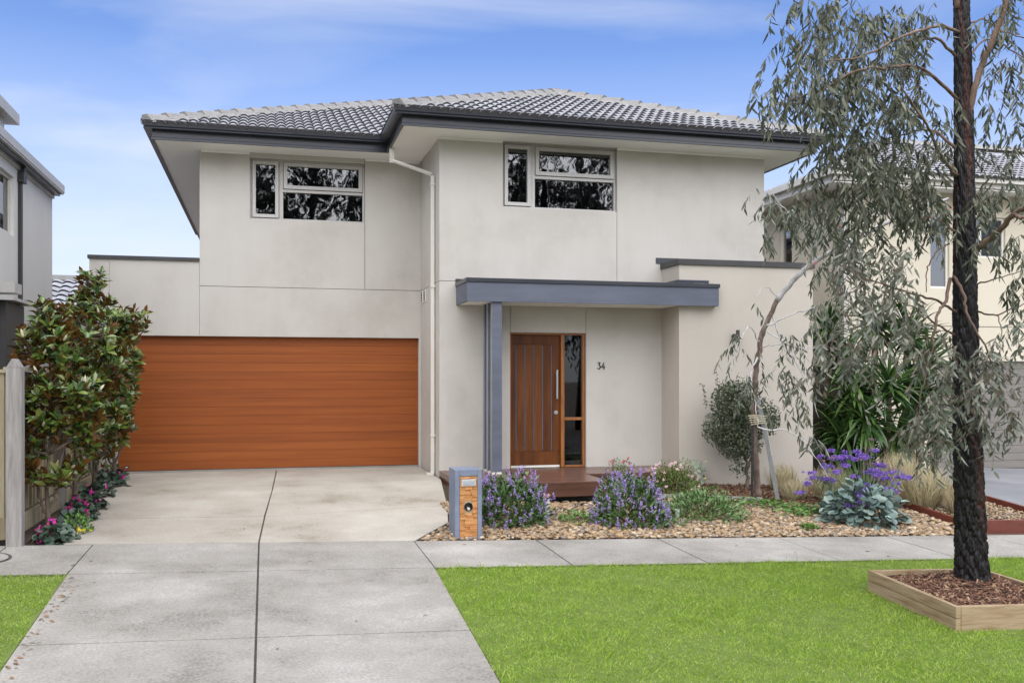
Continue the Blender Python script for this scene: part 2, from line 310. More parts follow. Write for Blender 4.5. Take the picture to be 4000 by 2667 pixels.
slabs('driveway_crossing', [[(xl_(yy[i + 1]), yy[i + 1]), (-.06, yy[i + 1]), (-.06, yy[i]), (xl_(yy[i]), yy[i])] for i in range(4)] + [[(-.06, yy[i + 1]), (xr_(yy[i + 1]), yy[i + 1]), (xr_(yy[i]), yy[i]), (-.06, yy[i])] for i in range(4)], m_path)
slabs('driveway', [
    [(-2.0, 10.63), (-.06, 10.63), (.0, 11.97), (-2.06, 11.97)], [(-2.06, 11.97), (.0, 11.97), (.10, 13.62), (-2.14, 13.62)], [(-2.14, 13.62), (.10, 13.62), (.19, 16.24), (-2.28, 16.24)],
    [(-.06, 10.63), (1.63, 10.63), (2.17, 11.50), (2.34, 12.45), (.0, 11.95)], [(.0, 11.95), (2.34, 12.45), (2.56, 14.15), (.11, 13.88)], [(.11, 13.88), (2.56, 14.15), (2.56, 16.24), (.19, 16.24)]], m_apron)
slabs('neighbour_driveway', [rect(10.83, 13.3, 10.65, 12.9), rect(13.3, 18, 10.65, 12.9), rect(10.83, 14.6, 12.9, 14.19), rect(14.6, 19, 12.9, 14.19), rect(10.83, 14.6, 14.19, 17.4), rect(14.6, 19, 14.19, 17.4)], m_darkcon)
# pebble bed and mulch bed levels
struct(MB().prism([(1.66, 10.66), (10.8, 10.66), (10.8, 13.9), (2.6, 13.9), (2.2, 11.5)], lambda x, y: G(x, y) - .09, lambda x, y: G(x, y) - .015).build('garden_bed', m_soil))
struct(MB().prism([(1.34, 3), (18, 3), (18, 9.26), (1.615, 9.26)], lambda x, y: G(x, y) - .08, lambda x, y: G(x, y) - .018).build('verge', m_turf))
struct(MB().prism([(-8, 3), (-1.47, 3), (-1.715, 9.26), (-8, 9.26)], lambda x, y: G(x, y) - .08, lambda x, y: G(x, y) - .018).build('verge', m_turf))

# ------------------------------------------------------------------ leaf machinery
def unit(a): return a / np.maximum(np.linalg.norm(a, axis=-1, keepdims=True), 1e-9)
def frames(D, Nn):
    y = unit(D); x = unit(np.cross(y, Nn)); z = np.cross(x, y); return x, y, z
T_GUM = (np.array([(-.08, 0, 0), (.08, 0, 0), (-.5, .28, -.01), (.5, .28, -.01), (-.42, .62, -.06), (.42, .62, -.06), (0, 1, -.17)], float), [(0, 1, 3, 2), (2, 3, 5, 4), (4, 5, 6, 6)])
T_OVAL = (np.array([(-.06, 0, 0), (.06, 0, 0), (-.42, .28, .05), (0, .3, -.03), (.42, .28, .05), (-.46, .62, .03), (0, .64, -.06), (.46, .62, .03), (0, 1, -.16)], float), [(0, 1, 3, 3), (0, 3, 2, 2), (1, 4, 3, 3), (2, 3, 6, 5), (3, 4, 7, 6), (5, 6, 8, 8), (6, 7, 8, 8)])
T_ROUND = (np.array([(-.1, 0, 0), (.1, 0, 0), (-.45, .22, .08), (.45, .22, .08), (-.52, .62, .02), (.52, .62, .02), (-.25, .95, -.1), (.25, .95, -.1), (0, .45, -.05)], float), [(0, 1, 8, 8), (0, 8, 2, 2), (1, 3, 8, 8), (2, 8, 4, 4), (3, 5, 8, 8), (4, 8, 6, 6), (5, 7, 8, 8), (6, 8, 7, 7)])
T_PET = (np.array([(-.3, 0, 0), (.3, 0, 0), (.4, .8, .1), (-.4, .8, .1)], float), [(0, 1, 2, 3)])
T_BLADE = (np.array([(-.5, 0, 0), (.5, 0, 0), (-.4, .45, -.02), (.4, .45, -.02), (0, 1, -.16)], float), [(0, 1, 3, 2), (2, 3, 4, 4)])
T_ARC = (np.array([(-.5, 0, 0), (.5, 0, 0), (-.45, .35, .02), (.45, .35, .02), (-.35, .7, -.08), (.35, .7, -.08), (0, 1, -.34)], float), [(0, 1, 3, 2), (2, 3, 5, 4), (4, 5, 6, 6)])
T_SWORD = (np.array([(-.5, 0, 0), (0, 0, -.02), (.5, 0, 0), (-.55, .4, .02), (0, .4, -.01), (.55, .4, .02), (-.38, .75, -.03), (0, .75, -.045), (.38, .75, -.03), (0, 1, -.12)], float), [(0, 1, 4, 3), (1, 2, 5, 4), (3, 4, 7, 6), (4, 5, 8, 7), (6, 7, 9, 9), (7, 8, 9, 9)])
def batch(P, D, Nn, Ln, Wd, tm):
    """merged leaves -> V, F"""
    x, y, z = frames(D, Nn); t, f = tm; n = len(P); Ln = np.broadcast_to(Ln, n)[:, None, None]; Wd = np.broadcast_to(Wd, n)[:, None, None]
    Vv = P[:, None] + x[:, None] * t[None, :, 0:1] * Wd + y[:, None] * t[None, :, 1:2] * Ln + z[:, None] * t[None, :, 2:3] * Ln
    k = len(t); F = []
    for fc in f: F.append(np.array(fc)[None] + np.arange(n)[:, None] * k)
    return Vv.reshape(-1, 3), F
def merged(name, sets, mtl, parent=None):
    """sets of (P,D,N,L,W,template) into one mesh"""
    vs = []; tri = []; quad = []; off = 0
    for s in sets:
        Vv, F = batch(*s)
        for f in F:
            if (f[:, 2] == f[:, 3]).all(): tri.append(f[:, :3] + off)
            else: quad.append(f + off)
        vs.append(Vv); off += len(Vv)
    V = np.concatenate(vs).astype(np.float32); t = np.concatenate(tri) if tri else np.zeros((0, 3), int); q = np.concatenate(quad) if quad else np.zeros((0, 4), int)
    me = bpy.data.meshes.new(name); me.vertices.add(len(V)); me.vertices.foreach_set('co', V.ravel())
    li = np.concatenate([t.ravel(), q.ravel()]).astype(np.int32); me.loops.add(len(li)); me.loops.foreach_set('vertex_index', li)
    me.polygons.add(len(t) + len(q)); ls = np.concatenate([np.arange(len(t)) * 3, len(t) * 3 + np.arange(len(q)) * 4]).astype(np.int32)
    me.polygons.foreach_set('loop_start', ls); me.polygons.foreach_set('loop_total', np.concatenate([np.full(len(t), 3), np.full(len(q), 4)]).astype(np.int32))
    me.update(calc_edges=True); return link(name, me, mtl, parent)
LEAFMESH = {}
def leaves(root, P, D, Nn, Ln, Wd, tm, mtl, single=0, part='leaf', mass='foliage'):
    """the `single` nearest leaves are objects of their own, the rest one mass"""
    P = np.asarray(P); n = len(P); Ln = np.broadcast_to(Ln, n); Wd = np.broadcast_to(Wd, n)
    dist = np.linalg.norm(P - np.array([0, 0, CZ]), axis=1); order = np.argsort(dist / np.maximum(Ln, .01) ** .5)
    a = order[:single]; b = order[single:]
    if len(b): stuff(merged(mass, [(P[b], D[b], Nn[b], Ln[b], Wd[b], tm)], mtl, root))
    if len(a):
        key = (id(tm[0]), mtl.name)
        if key not in LEAFMESH:
            me = mesh(part, tm[0], [tuple(dict.fromkeys(f)) for f in tm[1]]); me.materials.append(mtl); LEAFMESH[key] = me
        x, y, z = frames(D[a], Nn[a]); base = Vector(root['base'])
        for i, k in enumerate(a):
            o = bpy.data.objects.new(part, LEAFMESH[key]); COL.objects.link(o); o.parent = root
            M = Matrix(((x[i][0] * Wd[k], y[i][0] * Ln[k], z[i][0] * Ln[k], P[k][0] - base.x), (x[i][1] * Wd[k], y[i][1] * Ln[k], z[i][1] * Ln[k], P[k][1] - base.y),
                        (x[i][2] * Wd[k], y[i][2] * Ln[k], z[i][2] * Ln[k], P[k][2] - base.z), (0, 0, 0, 1)))
            o.matrix_basis = M
def rdir(n, zlo=-1, zhi=1):
    z = N.uniform(zlo, zhi, n); p = N.uniform(0, 2 * math.pi, n); r = np.sqrt(np.maximum(0, 1 - z * z)); return np.stack([r * np.cos(p), r * np.sin(p), z], 1)

# ------------------------------------------------------------------ grass, pebbles, mulch
def grass(name, label, poly_test, x0, x1, y0, y1, dens):
    n = int((x1 - x0) * (y1 - y0) * dens); X = N.uniform(x0, x1, n); Y = N.uniform(y0, y1, n)
    k = poly_test(X, Y); X, Y = X[k], Y[k]; n = len(X)
    Z = np.array([G(a_, b_) for a_, b_ in zip(X, Y)]) - .012
    D = rdir(n, .5, 1.0); D[:, 0] += .55 * np.sin(X * 11 + 2 * np.sin(Y * 7)); D[:, 1] += .45 * np.cos(Y * 13 + 2 * np.sin(X * 9)); P = np.stack([X, Y, Z], 1)
    patch = .75 + .35 * np.sin(X * 3.1 + 1.3 * np.sin(Y * 2.2)) * np.sin(Y * 2.7 + X)
    o = merged(name, [(P, D, rdir(n, -.3, .3), N.uniform(.016, .044, n) * patch * (1 + (N.random(n) < .08) * .8) * (1 + (Y > 9.19) * N.random(n) * .9), N.uniform(.003, .0055, n), T_BLADE)], m_grass)
    stuff(o); o['label'] = label; o['category'] = 'grass'; return o
planter_q = [(5.46, 6.66), (6.83, 6.64), (6.84, 8.0), (5.58, 8.01)]
def notplanter(X, Y):
    return ~((X > 5.46 + (Y - 6.65) * .09) & (X < 6.84) & (Y > 6.65) & (Y < 8.0))
grass('grass', 'bright green lawn right of the driveway crossing, around the boxed tree', lambda X, Y: notplanter(X, Y) & (X > 1.60 - (9.26 - Y) * .046 + .012 * np.sin(Y * 19)), 1.35, 9.6, 5.25, 9.27, 5200)
grass('grass', 'small corner of green lawn left of the driveway crossing', lambda X, Y: X < -1.72 + (9.26 - Y) * .04 + .025 * np.sin(Y * 7), -4.6, -1.45, 5.6, 9.28, 5000)
def ico():
    p = (1 + 5 ** .5) / 2; v = np.array([(-1, p, 0), (1, p, 0), (-1, -p, 0), (1, -p, 0), (0, -1, p), (0, 1, p), (0, -1, -p), (0, 1, -p), (p, 0, -1), (p, 0, 1), (-p, 0, -1), (-p, 0, 1)], float)
    f = np.array([(0, 11, 5), (0, 5, 1), (0, 1, 7), (0, 7, 10), (0, 10, 11), (1, 5, 9), (5, 11, 4), (11, 10, 2), (10, 7, 6), (7, 1, 8), (3, 9, 4), (3, 4, 2), (3, 2, 6), (3, 6, 8), (3, 8, 9), (4, 9, 5), (2, 4, 11), (6, 2, 10), (8, 6, 7), (9, 8, 1)])
    return v / np.linalg.norm(v[0]), f
def pebbles(name, label, test, x0, x1, y0, y1, dens, s0=.012, s1=.032, par=None, lift=0.0):
    n = int((x1 - x0) * (y1 - y0) * dens); X = N.uniform(x0, x1, n); Y = N.uniform(y0, y1, n); k = test(X, Y); X, Y = X[k], Y[k]; n = len(X)
    v, f = ico(); v2 = v[None] * (1 + N.uniform(-.18, .18, (n, 12, 1)))
    s = N.uniform(s0, s1, n) * (1 + (N.random(n) < .06) * .5); sc = np.stack([s * N.uniform(1, 1.5, n), s, s * N.uniform(.35, .65, n)], 1)
    v2 = v2 * sc[:, None]; a_ = N.uniform(0, 6.28, n); b_ = N.normal(0, .35, n)
    ca, sa, cb, sb = np.cos(a_)[:, None], np.sin(a_)[:, None], np.cos(b_)[:, None], np.sin(b_)[:, None]
    x, y, z = v2[..., 0], v2[..., 1], v2[..., 2]; y, z = y * cb - z * sb, y * sb + z * cb; x, y = x * ca - y * sa, x * sa + y * ca
    Z = np.array([G(p, q) for p, q in zip(X, Y)]) - .012 + N.uniform(0, .035, n) + lift
    V = np.stack([x + X[:, None], y + Y[:, None], z + Z[:, None]], 2).reshape(-1, 3); F = (f[None] + (np.arange(n) * 12)[:, None, None]).reshape(-1, 3)
    o = link(name, mesh(name, V, F), m_peb, par, smooth=True); stuff(o)
    if label: o['label'] = label; o['category'] = 'pebbles'
    return o
inside = lambda X, Y: (Y < 13.0 - np.clip((X - 5.9) * .35, 0, .9) * (X > 5.9)) & (X > 1.70 + np.clip(Y - 10.65, 0, .9) * .62) & ~((X < 4.6) & (Y > 12.55)) & (X < 9.1)
pebbles('pebbles', 'brown and cream river pebbles between the path and the timber deck', inside, 1.7, 9.1, 10.64, 13.0, 1100, .012, .037)
pebbles('pebbles', 'pale pebbles inside the red timber edging beside the grey driveway', lambda X, Y: X > 9.0, 9.25, 10.68, 10.9, 13.4, 900, .010, .022, lift=.06)
def chips(name, label, test, x0, x1, y0, y1, dens, zf, s=1.0, par=None):
    n = int((x1 - x0) * (y1 - y0) * dens); X = N.uniform(x0, x1, n); Y = N.uniform(y0, y1, n); k = test(X, Y); X, Y = X[k], Y[k]; n = len(X)
    c = np.array([(-1, -1, -1), (1, -1, -1), (1, 1, -1), (-1, 1, -1), (-.8, -.7, 1), (.7, -.8, 1), (.9, .8, 1), (-.7, .9, 1)], float) * .5
    sc = np.stack([N.uniform(.03, .085, n), N.uniform(.008, .026, n), N.uniform(.003, .009, n)], 1) * s
    v = c[None] * sc[:, None]; a_ = N.uniform(0, 6.28, n)[:, None]; b_ = N.normal(0, .45, n)[:, None]
    x, y, z = v[..., 0], v[..., 1], v[..., 2]; x, z = x * np.cos(b_) - z * np.sin(b_), x * np.sin(b_) + z * np.cos(b_); x, y = x * np.cos(a_) - y * np.sin(a_), x * np.sin(a_) + y * np.cos(a_)
    Z = np.array([zf(p, q) for p, q in zip(X, Y)]) + N.uniform(-.01, .03, n)
    V = np.stack([x + X[:, None], y + Y[:, None], z + Z[:, None]], 2).reshape(-1, 3)
    f = np.array([(0, 3, 2, 1), (4, 5, 6, 7), (0, 1, 5, 4), (1, 2, 6, 5), (2, 3, 7, 6), (3, 0, 4, 7)]); F = (f[None] + (np.arange(n) * 8)[:, None, None]).reshape(-1, 4)
    o = link(name, mesh(name, V, F), m_mulch, par); stuff(o)
    if label: o['label'] = label; o['category'] = 'mulch'
    return o
chips('mulch', 'red brown bark mulch against the wing wall behind the low bushes', lambda X, Y: (Y > 12.9 - np.clip((X - 5.9) * .32, 0, .8)), 4.75, 9.0, 12.1, 13.78, 1500, lambda x, y: G(x, y) + .01)

# ------------------------------------------------------------------ the house
MY, GY, WY = 14.48, 16.27, 13.80
house = thing('house', 'two-storey beige rendered house with grey tiled hip roof and orange timber garage door', 'house', (2.6, 16, 0))
def wall(boxes, m=m_render, name='wall_panel'):
    mb = MB()
    for b in boxes: mb.box(*b)
    return mb.build(name, m, house)
T_ = .22; g = .004
# street front of the main block
wall([(2.59, 3.59, MY, MY + T_, 3.024, 5.30), (3.59, 5.48 - g, MY, MY + T_, 3.024, 4.19), (3.59, 5.48 - g, MY + .003, MY + T_, 5.21, 5.30)])
wall([(5.48 + g, 8.1, MY, MY + T_, 3.024, 5.30)])
wall([(2.59, 3.71 - g, MY, MY + T_, -.3, 3.016)])
wall([(3.71 + g, 4.956 - g, MY, MY + T_, 2.243, 3.016)])
wall([(4.956 + g, 6.253, MY, MY + T_, -.3, 3.016)])
wall([(6.253, 8.1, MY + .002, MY + T_, -.3, 3.016)], m_render2)
# return wall facing the driveway, with its joint
wall([(2.592, 2.592 + T_, MY + T_, 16.5, 3.024, 5.30)]); wall([(2.592, 2.592 + T_, MY + T_, 16.5, -.3, 3.016)])
# garage block
wall([(-1.02, -.235, GY, GY + T_, 3.024, 5.30), (-.235, 1.636 - g, GY, GY + T_, 3.024, 4.136), (-.235, 1.636 - g, GY + .003, GY + T_, 5.138, 5.30)])
wall([(1.636 + g, 2.59, GY, GY + T_, 3.024, 5.30)])
wall([(-1.02, 2.59, GY, GY + T_, 2.21, 3.016)])
wall([(-2.38, -1.02 - g, GY, GY + T_, 2.21, 3.42)])
wall([(-2.675, -2.38 - g, GY, GY + T_, 2.21, 3.42), (-2.675, -2.27, GY, GY + T_, -.1, 2.21)])
wall([(2.555, 2.59, GY, GY + T_, -.1, 2.21)])
wall([(-1.02, -1.02 + T_, GY + T_, 26, 3.42, 5.30), (-2.675, -2.675 + T_, GY + T_, 26, -.1, 3.42)])
# wing
wall([(6.253, 8.594, WY, WY + T_, -.35, 3.36), (6.253, 6.253 + T_, WY + T_, MY, -.3, 3.36), (8.594 - T_, 8.594, WY + T_, 20, -.35, 3.36)], m_render2)
wall([(8.1 - T_, 8.1, MY + T_, 26, 3.0, 5.30)], m_render2)
# dark cores so that joints and openings read as depth
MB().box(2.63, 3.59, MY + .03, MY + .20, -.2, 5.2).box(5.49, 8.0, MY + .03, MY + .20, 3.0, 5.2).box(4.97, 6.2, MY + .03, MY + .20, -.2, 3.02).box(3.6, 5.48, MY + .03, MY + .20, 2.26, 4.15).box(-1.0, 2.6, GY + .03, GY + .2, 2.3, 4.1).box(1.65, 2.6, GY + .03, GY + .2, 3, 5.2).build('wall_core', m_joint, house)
# cappings
mb = MB().box(-2.70, -1.025, GY - .03, GY + .26, 3.415, 3.47); mb.build('capping', m_cap, house)
mb = MB().box(6.225, 8.615, WY - .03, WY + .24, 3.30, 3.385).box(6.225, 6.50, WY + .24, MY - .003, 3.30, 3.385).box(8.36, 8.615, WY + .24, 20, 3.30, 3.385).build('capping', m_cap, house)
MB().box(6.15, 8.1, MY - .012, MY - .002, 3.385, 3.48).build('flashing', m_char, house)
MB().box(6.5, 8.36, WY + .24, 20, 3.2, 3.25).build('flat_roof', m_cap, house); MB().box(-2.45, -1.03, GY + .26, 26, 3.2, 3.25).build('flat_roof', m_cap, house)
# skirting step under the garage door
MB().box(-2.27, 2.555, GY - .02, GY + .25, -.1, .035).build('threshold', m_path, house)
# --- garage door: 14 boards in seven grooved panels
gd = MB().box(-2.27, 2.555, GY + .106, GY + .15, .035, 2.21).build('garage_door', m_gar, house)
nb = 15; bh = (2.21 - .04) / nb
for i in range(nb):
    z0 = .04 + i * bh
    MB().box(-2.268, 2.552, GY + .10, GY + .1055, z0 + .004, z0 + bh - .001).build('panel', m_gar, gd, bevel=.002)
MB().box(-2.268, 2.552, GY + .095, GY + .12, .034, .046).build('rubber_seal', m_black, gd)
MB().prism([(0, 0)] and [(-2.17, GY + .098), (-2.10, GY + .098), (-2.10, GY + .1), (-2.17, GY + .1)], .085, .125).build('badge', m_black, gd)
MB().prism([(-2.155, GY + .096), (-2.115, GY + .096), (-2.115, GY + .098), (-2.155, GY + .098)], .097, .113).build('badge', m_white, gd)
# --- windows
def window(x0, x1, z0, z1, Yf, lamp=False):
    y = Yf + .06; W = x1 - x0; H = z1 - z0; f = .032
    xa = x0 + .255 * W; xb = x0 + .278 * W; zt = z0 + .485 * H
    fr = MB().box(x0, x0 + f, y, y + .10, z0, z1).box(x1 - f, x1, y, y + .10, z0, z1).box(x0 + f, x1 - f, y, y + .10, z0, z0 + f).box(x0 + f, x1 - f, y, y + .10, z1 - f, z1)
    fr.box(xa - .012, xb + .012, y + .002, y + .10, z0 + f, z1 - f).box(xb + .012, x1 - f, y + .003, y + .10, zt - .012, zt + .035)
    w = fr.build('window', m_alum, house, bevel=.003)
    MB().box(x0 - .006, x1 + .006, y - .012, y + .1, z0 - .012, z0 - .0005).box(x0 + .001, x1 - .001, y - .025, y - .001, z0 + .001, z0 + .02).build('sill', m_alum, w)
    def sash(a_, b_, c_, d_, t=.055, pr=.022):
        MB().box(a_, a_ + t, y - pr, y + .05, c_, d_).box(b_ - t, b_, y - pr, y + .05, c_, d_).box(a_ + t, b_ - t, y - pr, y + .05, c_, c_ + t).box(a_ + t, b_ - t, y - pr, y + .05, d_ - t, d_).build('sash', m_alum, w, bevel=.003)
        MB().box(a_ + t, b_ - t, y + .018, y + .024, c_ + t, d_ - t).build('pane', m_glass, w)
        MB().box(a_ + t, b_ - t, y + .012, y + .03, c_ + t, c_ + t + .006).build('rubber_seal', m_black, w)
    sash(x0 + f + .006, xa - .018, z0 + f + .006, z1 - f - .006, .055, .03)
    sash(xb + .018, x1 - f - .006, zt + .042, z1 - f - .006, .06)
    MB().box(xb + .014, x1 - f - .002, y + .045, y + .051, z0 + f, zt - .013).build('pane', m_glass, w)
    # roller blinds and the dark room behind
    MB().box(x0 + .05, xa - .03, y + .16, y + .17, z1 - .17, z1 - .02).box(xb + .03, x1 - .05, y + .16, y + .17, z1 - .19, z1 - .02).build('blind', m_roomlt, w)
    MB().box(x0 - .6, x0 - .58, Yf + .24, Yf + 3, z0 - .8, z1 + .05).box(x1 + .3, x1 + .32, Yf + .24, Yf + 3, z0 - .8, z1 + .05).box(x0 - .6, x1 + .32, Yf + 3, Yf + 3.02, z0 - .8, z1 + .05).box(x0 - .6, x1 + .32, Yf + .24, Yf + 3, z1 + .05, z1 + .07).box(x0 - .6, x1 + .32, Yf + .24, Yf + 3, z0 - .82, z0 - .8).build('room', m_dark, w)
    return w
window(-.235, 1.636, 4.136, 5.138, GY); window(3.59, 5.48, 4.19, 5.21, MY)
p = at(1281, 480, MY + .42)
lampo = MB().lathe((p.x, p.y, 4.05), [(.12, 0), (.155, .0), (.135, .26), (.13, .27)], 24).build('lamp_shade', m_plastic, smooth=True)
tag(lampo, 'white drum lamp shade standing behind the lower pane of the right upstairs window', 'lamp')
# --- front door and sidelight
entry = MB().box(3.71, 3.735, MY + .05, MY + .17, .115, 2.243).box(3.735, 4.956, MY + .05, MY + .17, 2.212, 2.243).box(4.555, 4.60, MY + .045, MY + .17, .115, 2.212).box(4.60, 4.622, MY + .075, MY + .165, .115, 2.212).box(4.915, 4.956, MY + .05, MY + .17, .115, 2.212).box(4.622, 4.915, MY + .055, MY + .165, .115, .145).build('door_frame', m_frame, house, bevel=.003)
door = MB().box(3.737, 4.553, MY + .115, MY + .15, .15, 2.21).build('front_door', m_door, house)
dx = (4.553 - 3.737) ; cuts = [3.737 + dx * c for c in (.118, .296, .474, .652, .83)]
ed = [3.737] + cuts + [4.553]
for i in range(6):
    a_ = ed[i] + (.012 if i else 0); b_ = ed[i + 1] - (.012 if i < 5 else 0)
    MB().box(a_, b_, MY + .098, MY + .114, .37, 2.06).build('board', m_door, door, bevel=.002)
MB().box(3.737, 4.553, MY + .097, MY + .114, .155, .366).build('rail', m_door, door, bevel=.002)
MB().box(3.737, 4.553, MY + .097, MY + .114, 2.064, 2.209).build('rail', m_door, door, bevel=.002)
for c in cuts: MB().box(c - .007, c + .007, MY + .104, MY + .114, .385, 2.05).build('inlay_strip', m_slate, door)
MB().box(3.74, 4.54, MY + .085, MY + .115, .118, .152).box(3.74, 4.54, MY + .075, MY + .086, .118, .132).build('weather_strip', m_white, house)
MB().box(4.475, 4.502, MY + .03, MY + .045, 1.20, 1.66).box(4.48, 4.497, MY + .045, MY + .1, 1.25, 1.27).box(4.48, 4.497, MY + .045, MY + .1, 1.59, 1.61).build('handle', m_steel, door, bevel=.003)
lk = MB().tube([(4.482, MY + .097, .985), (4.482, MY + .085, .985)], .032, 20).tube([(4.482, MY + .085, .985), (4.482, MY + .07, .985)], .016, 14).build('lock', m_steel, door)
sd = MB().box(4.62, 4.916, MY + .06, MY + .15, .86, .905).build('sidelight', m_frame, house, bevel=.003)
MB().box(4.622, 4.914, MY + .10, MY + .106, .905, 2.212).build('pane', m_glass2, sd); MB().box(4.622, 4.914, MY + .10, MY + .106, .146, .86).build('pane', m_glass2, sd)
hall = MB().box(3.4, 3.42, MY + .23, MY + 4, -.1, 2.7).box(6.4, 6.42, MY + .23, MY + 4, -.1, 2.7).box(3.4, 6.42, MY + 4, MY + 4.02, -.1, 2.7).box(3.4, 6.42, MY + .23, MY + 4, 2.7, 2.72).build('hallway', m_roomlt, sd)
MB().box(3.42, 6.4, MY + .23, MY + 3.98, .05, .10).build('hallway_floor', m_deck, sd)
MB().tube([(4.85, MY + 1.6, 1.15), (5.5, MY + 1.6, 1.55)], .05, 8).build('handrail', m_black, sd)
MB().box(5.15, 5.55, MY + 1.2, MY + 1.6, .1, .42).build('hall_bench', m_dark, sd)
# --- house number 34
def stroke(mb, pts, w=.013, x0=0, z0=0):
    for (a_, b_), (c_, d_) in zip(pts, pts[1:]):
        v = Vector((c_ - a_, d_ - b_)); v.normalize(); n_ = Vector((-v.y, v.x)) * w / 2; e_ = v * w * .3
        q = [(x0 + a_ - e_.x + n_.x, z0 + b_ - e_.y + n_.y), (x0 + a_ - e_.x - n_.x, z0 + b_ - e_.y - n_.y), (x0 + c_ + e_.x - n_.x, z0 + d_ + e_.y - n_.y), (x0 + c_ + e_.x + n_.x, z0 + d_ + e_.y + n_.y)]
        mb.hexa([(x, MY - .003, z) for x, z in q] + [(x, MY - .014, z) for x, z in q])
n3 = MB(); stroke(n3, [(0, .1), (.036, .1), (.0145, .062)] + [(.0145 + .026 * math.sin(t), .033 + .029 * math.cos(t)) for t in [i * math.pi / 8 for i in range(0, 11)]], .012, 5.155, 1.675)
n3.build('house_number', m_number, house)
n4 = MB(); stroke(n4, [(.04, .1), (.0, .03), (.054, .03)], .012, 5.215, 1.675); stroke(n4, [(.04, .06), (.04, .0)], .012, 5.215, 1.675); n4.build('house_number', m_number, house)
# --- eaves: soffit, fascia, gutter
EZ = 5.22; RZ = 5.46; PT = .405
XL, XM, XR, YA, YB, YE = -1.81, 1.81, 8.85, 13.76, 15.55, 27.0
def soffit(x0, x1, y0, y1): MB().box(x0, x1, y0, y1, EZ, EZ + .02).build('soffit', m_soffit, house)
o_ = .13
soffit(XL + o_, 2.585, YB + o_, GY + .0); soffit(XL + o_, -1.021, GY + .001, YE)
soffit(XM + o_, XR - o_, YA + o_, MY - .001); soffit(XM + o_, 2.59, MY, YB + o_ - .001); soffit(8.101, XR - o_, MY + .0, YE)
for xx in (-.6, .62): MB().box(xx, xx + .02, YB + o_, GY, EZ - .004, EZ - .0005).build('soffit_joint', m_soffit, house)
for xx in (3.0, 4.4, 5.9, 7.4): MB().box(xx, xx + .02, YA + o_, MY, EZ - .004, EZ - .0005).build('soffit_joint', m_soffit, house)
for x0_, x1_, y_ in ((-1.0, -.235, GY), (1.64, 2.57, GY), (2.575, 3.59, MY), (5.48, 8.1, MY)): MB().box(x0_, x1_, y_ - .02, y_ - .001, EZ - .035, EZ - .001).build('cornice_bead', m_soffit, house)
def sweep(prof, path, name, m, parent):
    """prof: (outward offset, z) closed; path: xy list, outward is to the right-hand side"""
    n = len(path); V = []; F = []; k = len(prof)
    for i in range(n):
        p_ = Vector(path[i]); d0 = (p_ - Vector(path[i - 1])).normalized() if i else None; d1 = (Vector(path[i + 1]) - p_).normalized() if i < n - 1 else None
        nn = [Vector((d.y, -d.x)) for d in (d0, d1) if d is not None]
        if len(nn) == 2: b_ = (nn[0] + nn[1]); b_ = b_ / b_.dot(nn[0])
        else: b_ = nn[0]
        for o, z in prof: V.append((p_.x + b_.x * o, p_.y + b_.y * o, z))
    for i in range(n - 1):
        for j in range(k): q = (j + 1) % k; F.append((i * k + j, (i + 1) * k + j, (i + 1) * k + q, i * k + q))
    F.append(tuple(range(k))); F.append(tuple((n - 1) * k + j for j in range(k))[::-1])
    return link(name, mesh(name, V, F), m, parent)
path = [(XL, YE), (XL, YB), (XM, YB), (XM, YA), (XR, YA), (XR, YE)]
gut = [(-.125, EZ + .13), (-.015, EZ + .13), (-.012, EZ + .15), (-.03, EZ + .155), (-.012, EZ + .17), (-.004, EZ + .225), (-.016, EZ + .245), (.002, EZ + .252), (.0, EZ + .262), (-.022, EZ + .262), (-.03, EZ + .245), (-.115, EZ + .20), (-.125, EZ + .245)]
sweep(gut, path, 'gutter', m_char, house)
fas = [(-.155, EZ - .012), (-.118, EZ - .012), (-.118, EZ + .02), (-.128, EZ + .03), (-.128, EZ + .2), (-.155, EZ + .2)]
sweep(fas, path, 'fascia', m_char, house)
# --- roof surfaces
ox = .06
def rz(d): return RZ - .06 + (d - ox) * PT
rb = MB()
A = (5.33, 17.28); B = (3.52, 20.88)
e0 = rz(ox) - .02
def rp(pts): rb.poly([(x, y, z) for x, y, z in pts])
rp([(XM + ox, YA + ox, e0), (XR - ox, YA + ox, e0), (5.33, 17.28, rz(3.52) - .02)])
rp([(XL + ox, YB + ox, e0), (XM + ox, YB + ox, e0), (5.33, 19.07, rz(3.52) - .02), (3.52, 20.88, rz(5.33) - .02)])
rp([(XM + ox, YA + ox, e0), (5.33, 17.28, rz(3.52) - .02), (5.33, 19.07, rz(3.52) - .02), (XM + ox, YB + ox, e0)])
rp([(XR - ox, YA + ox, e0), (XR - ox, YE, e0), (3.52, YE, rz(5.33) - .02), (3.52, 20.88, rz(5.33) - .02), (5.33, 19.07, rz(3.52) - .02), (5.33, 17.28, rz(3.52) - .02)])
rp([(XL + ox, YB + ox, e0), (3.52, 20.88, rz(5.33) - .02), (3.52, YE, rz(5.33) - .02), (XL + ox, YE, e0)])
roof = rb.build('roof', m_tile, house)
TW, TC = .30, .335
def tile_mesh():
    n = 12; V = []; F = []
    prof = [(TW * i / n, .042 * abs(math.sin(2 * math.pi * i / n)) ** .75) for i in range(n + 1)]
    for i, (u, h) in enumerate(prof):
        V += [(u, -.005, h * .5 - .006), (u, -.02, h + .036), (u, TC + .02, h + .004)]
    for i in range(n): F += [(3 * i, 3 * i + 3, 3 * i + 4, 3 * i + 1), (3 * i + 1, 3 * i + 4, 3 * i + 5, 3 * i + 2)]
    return V, F
TV, TF = tile_mesh(); tile_me = None
import bmesh
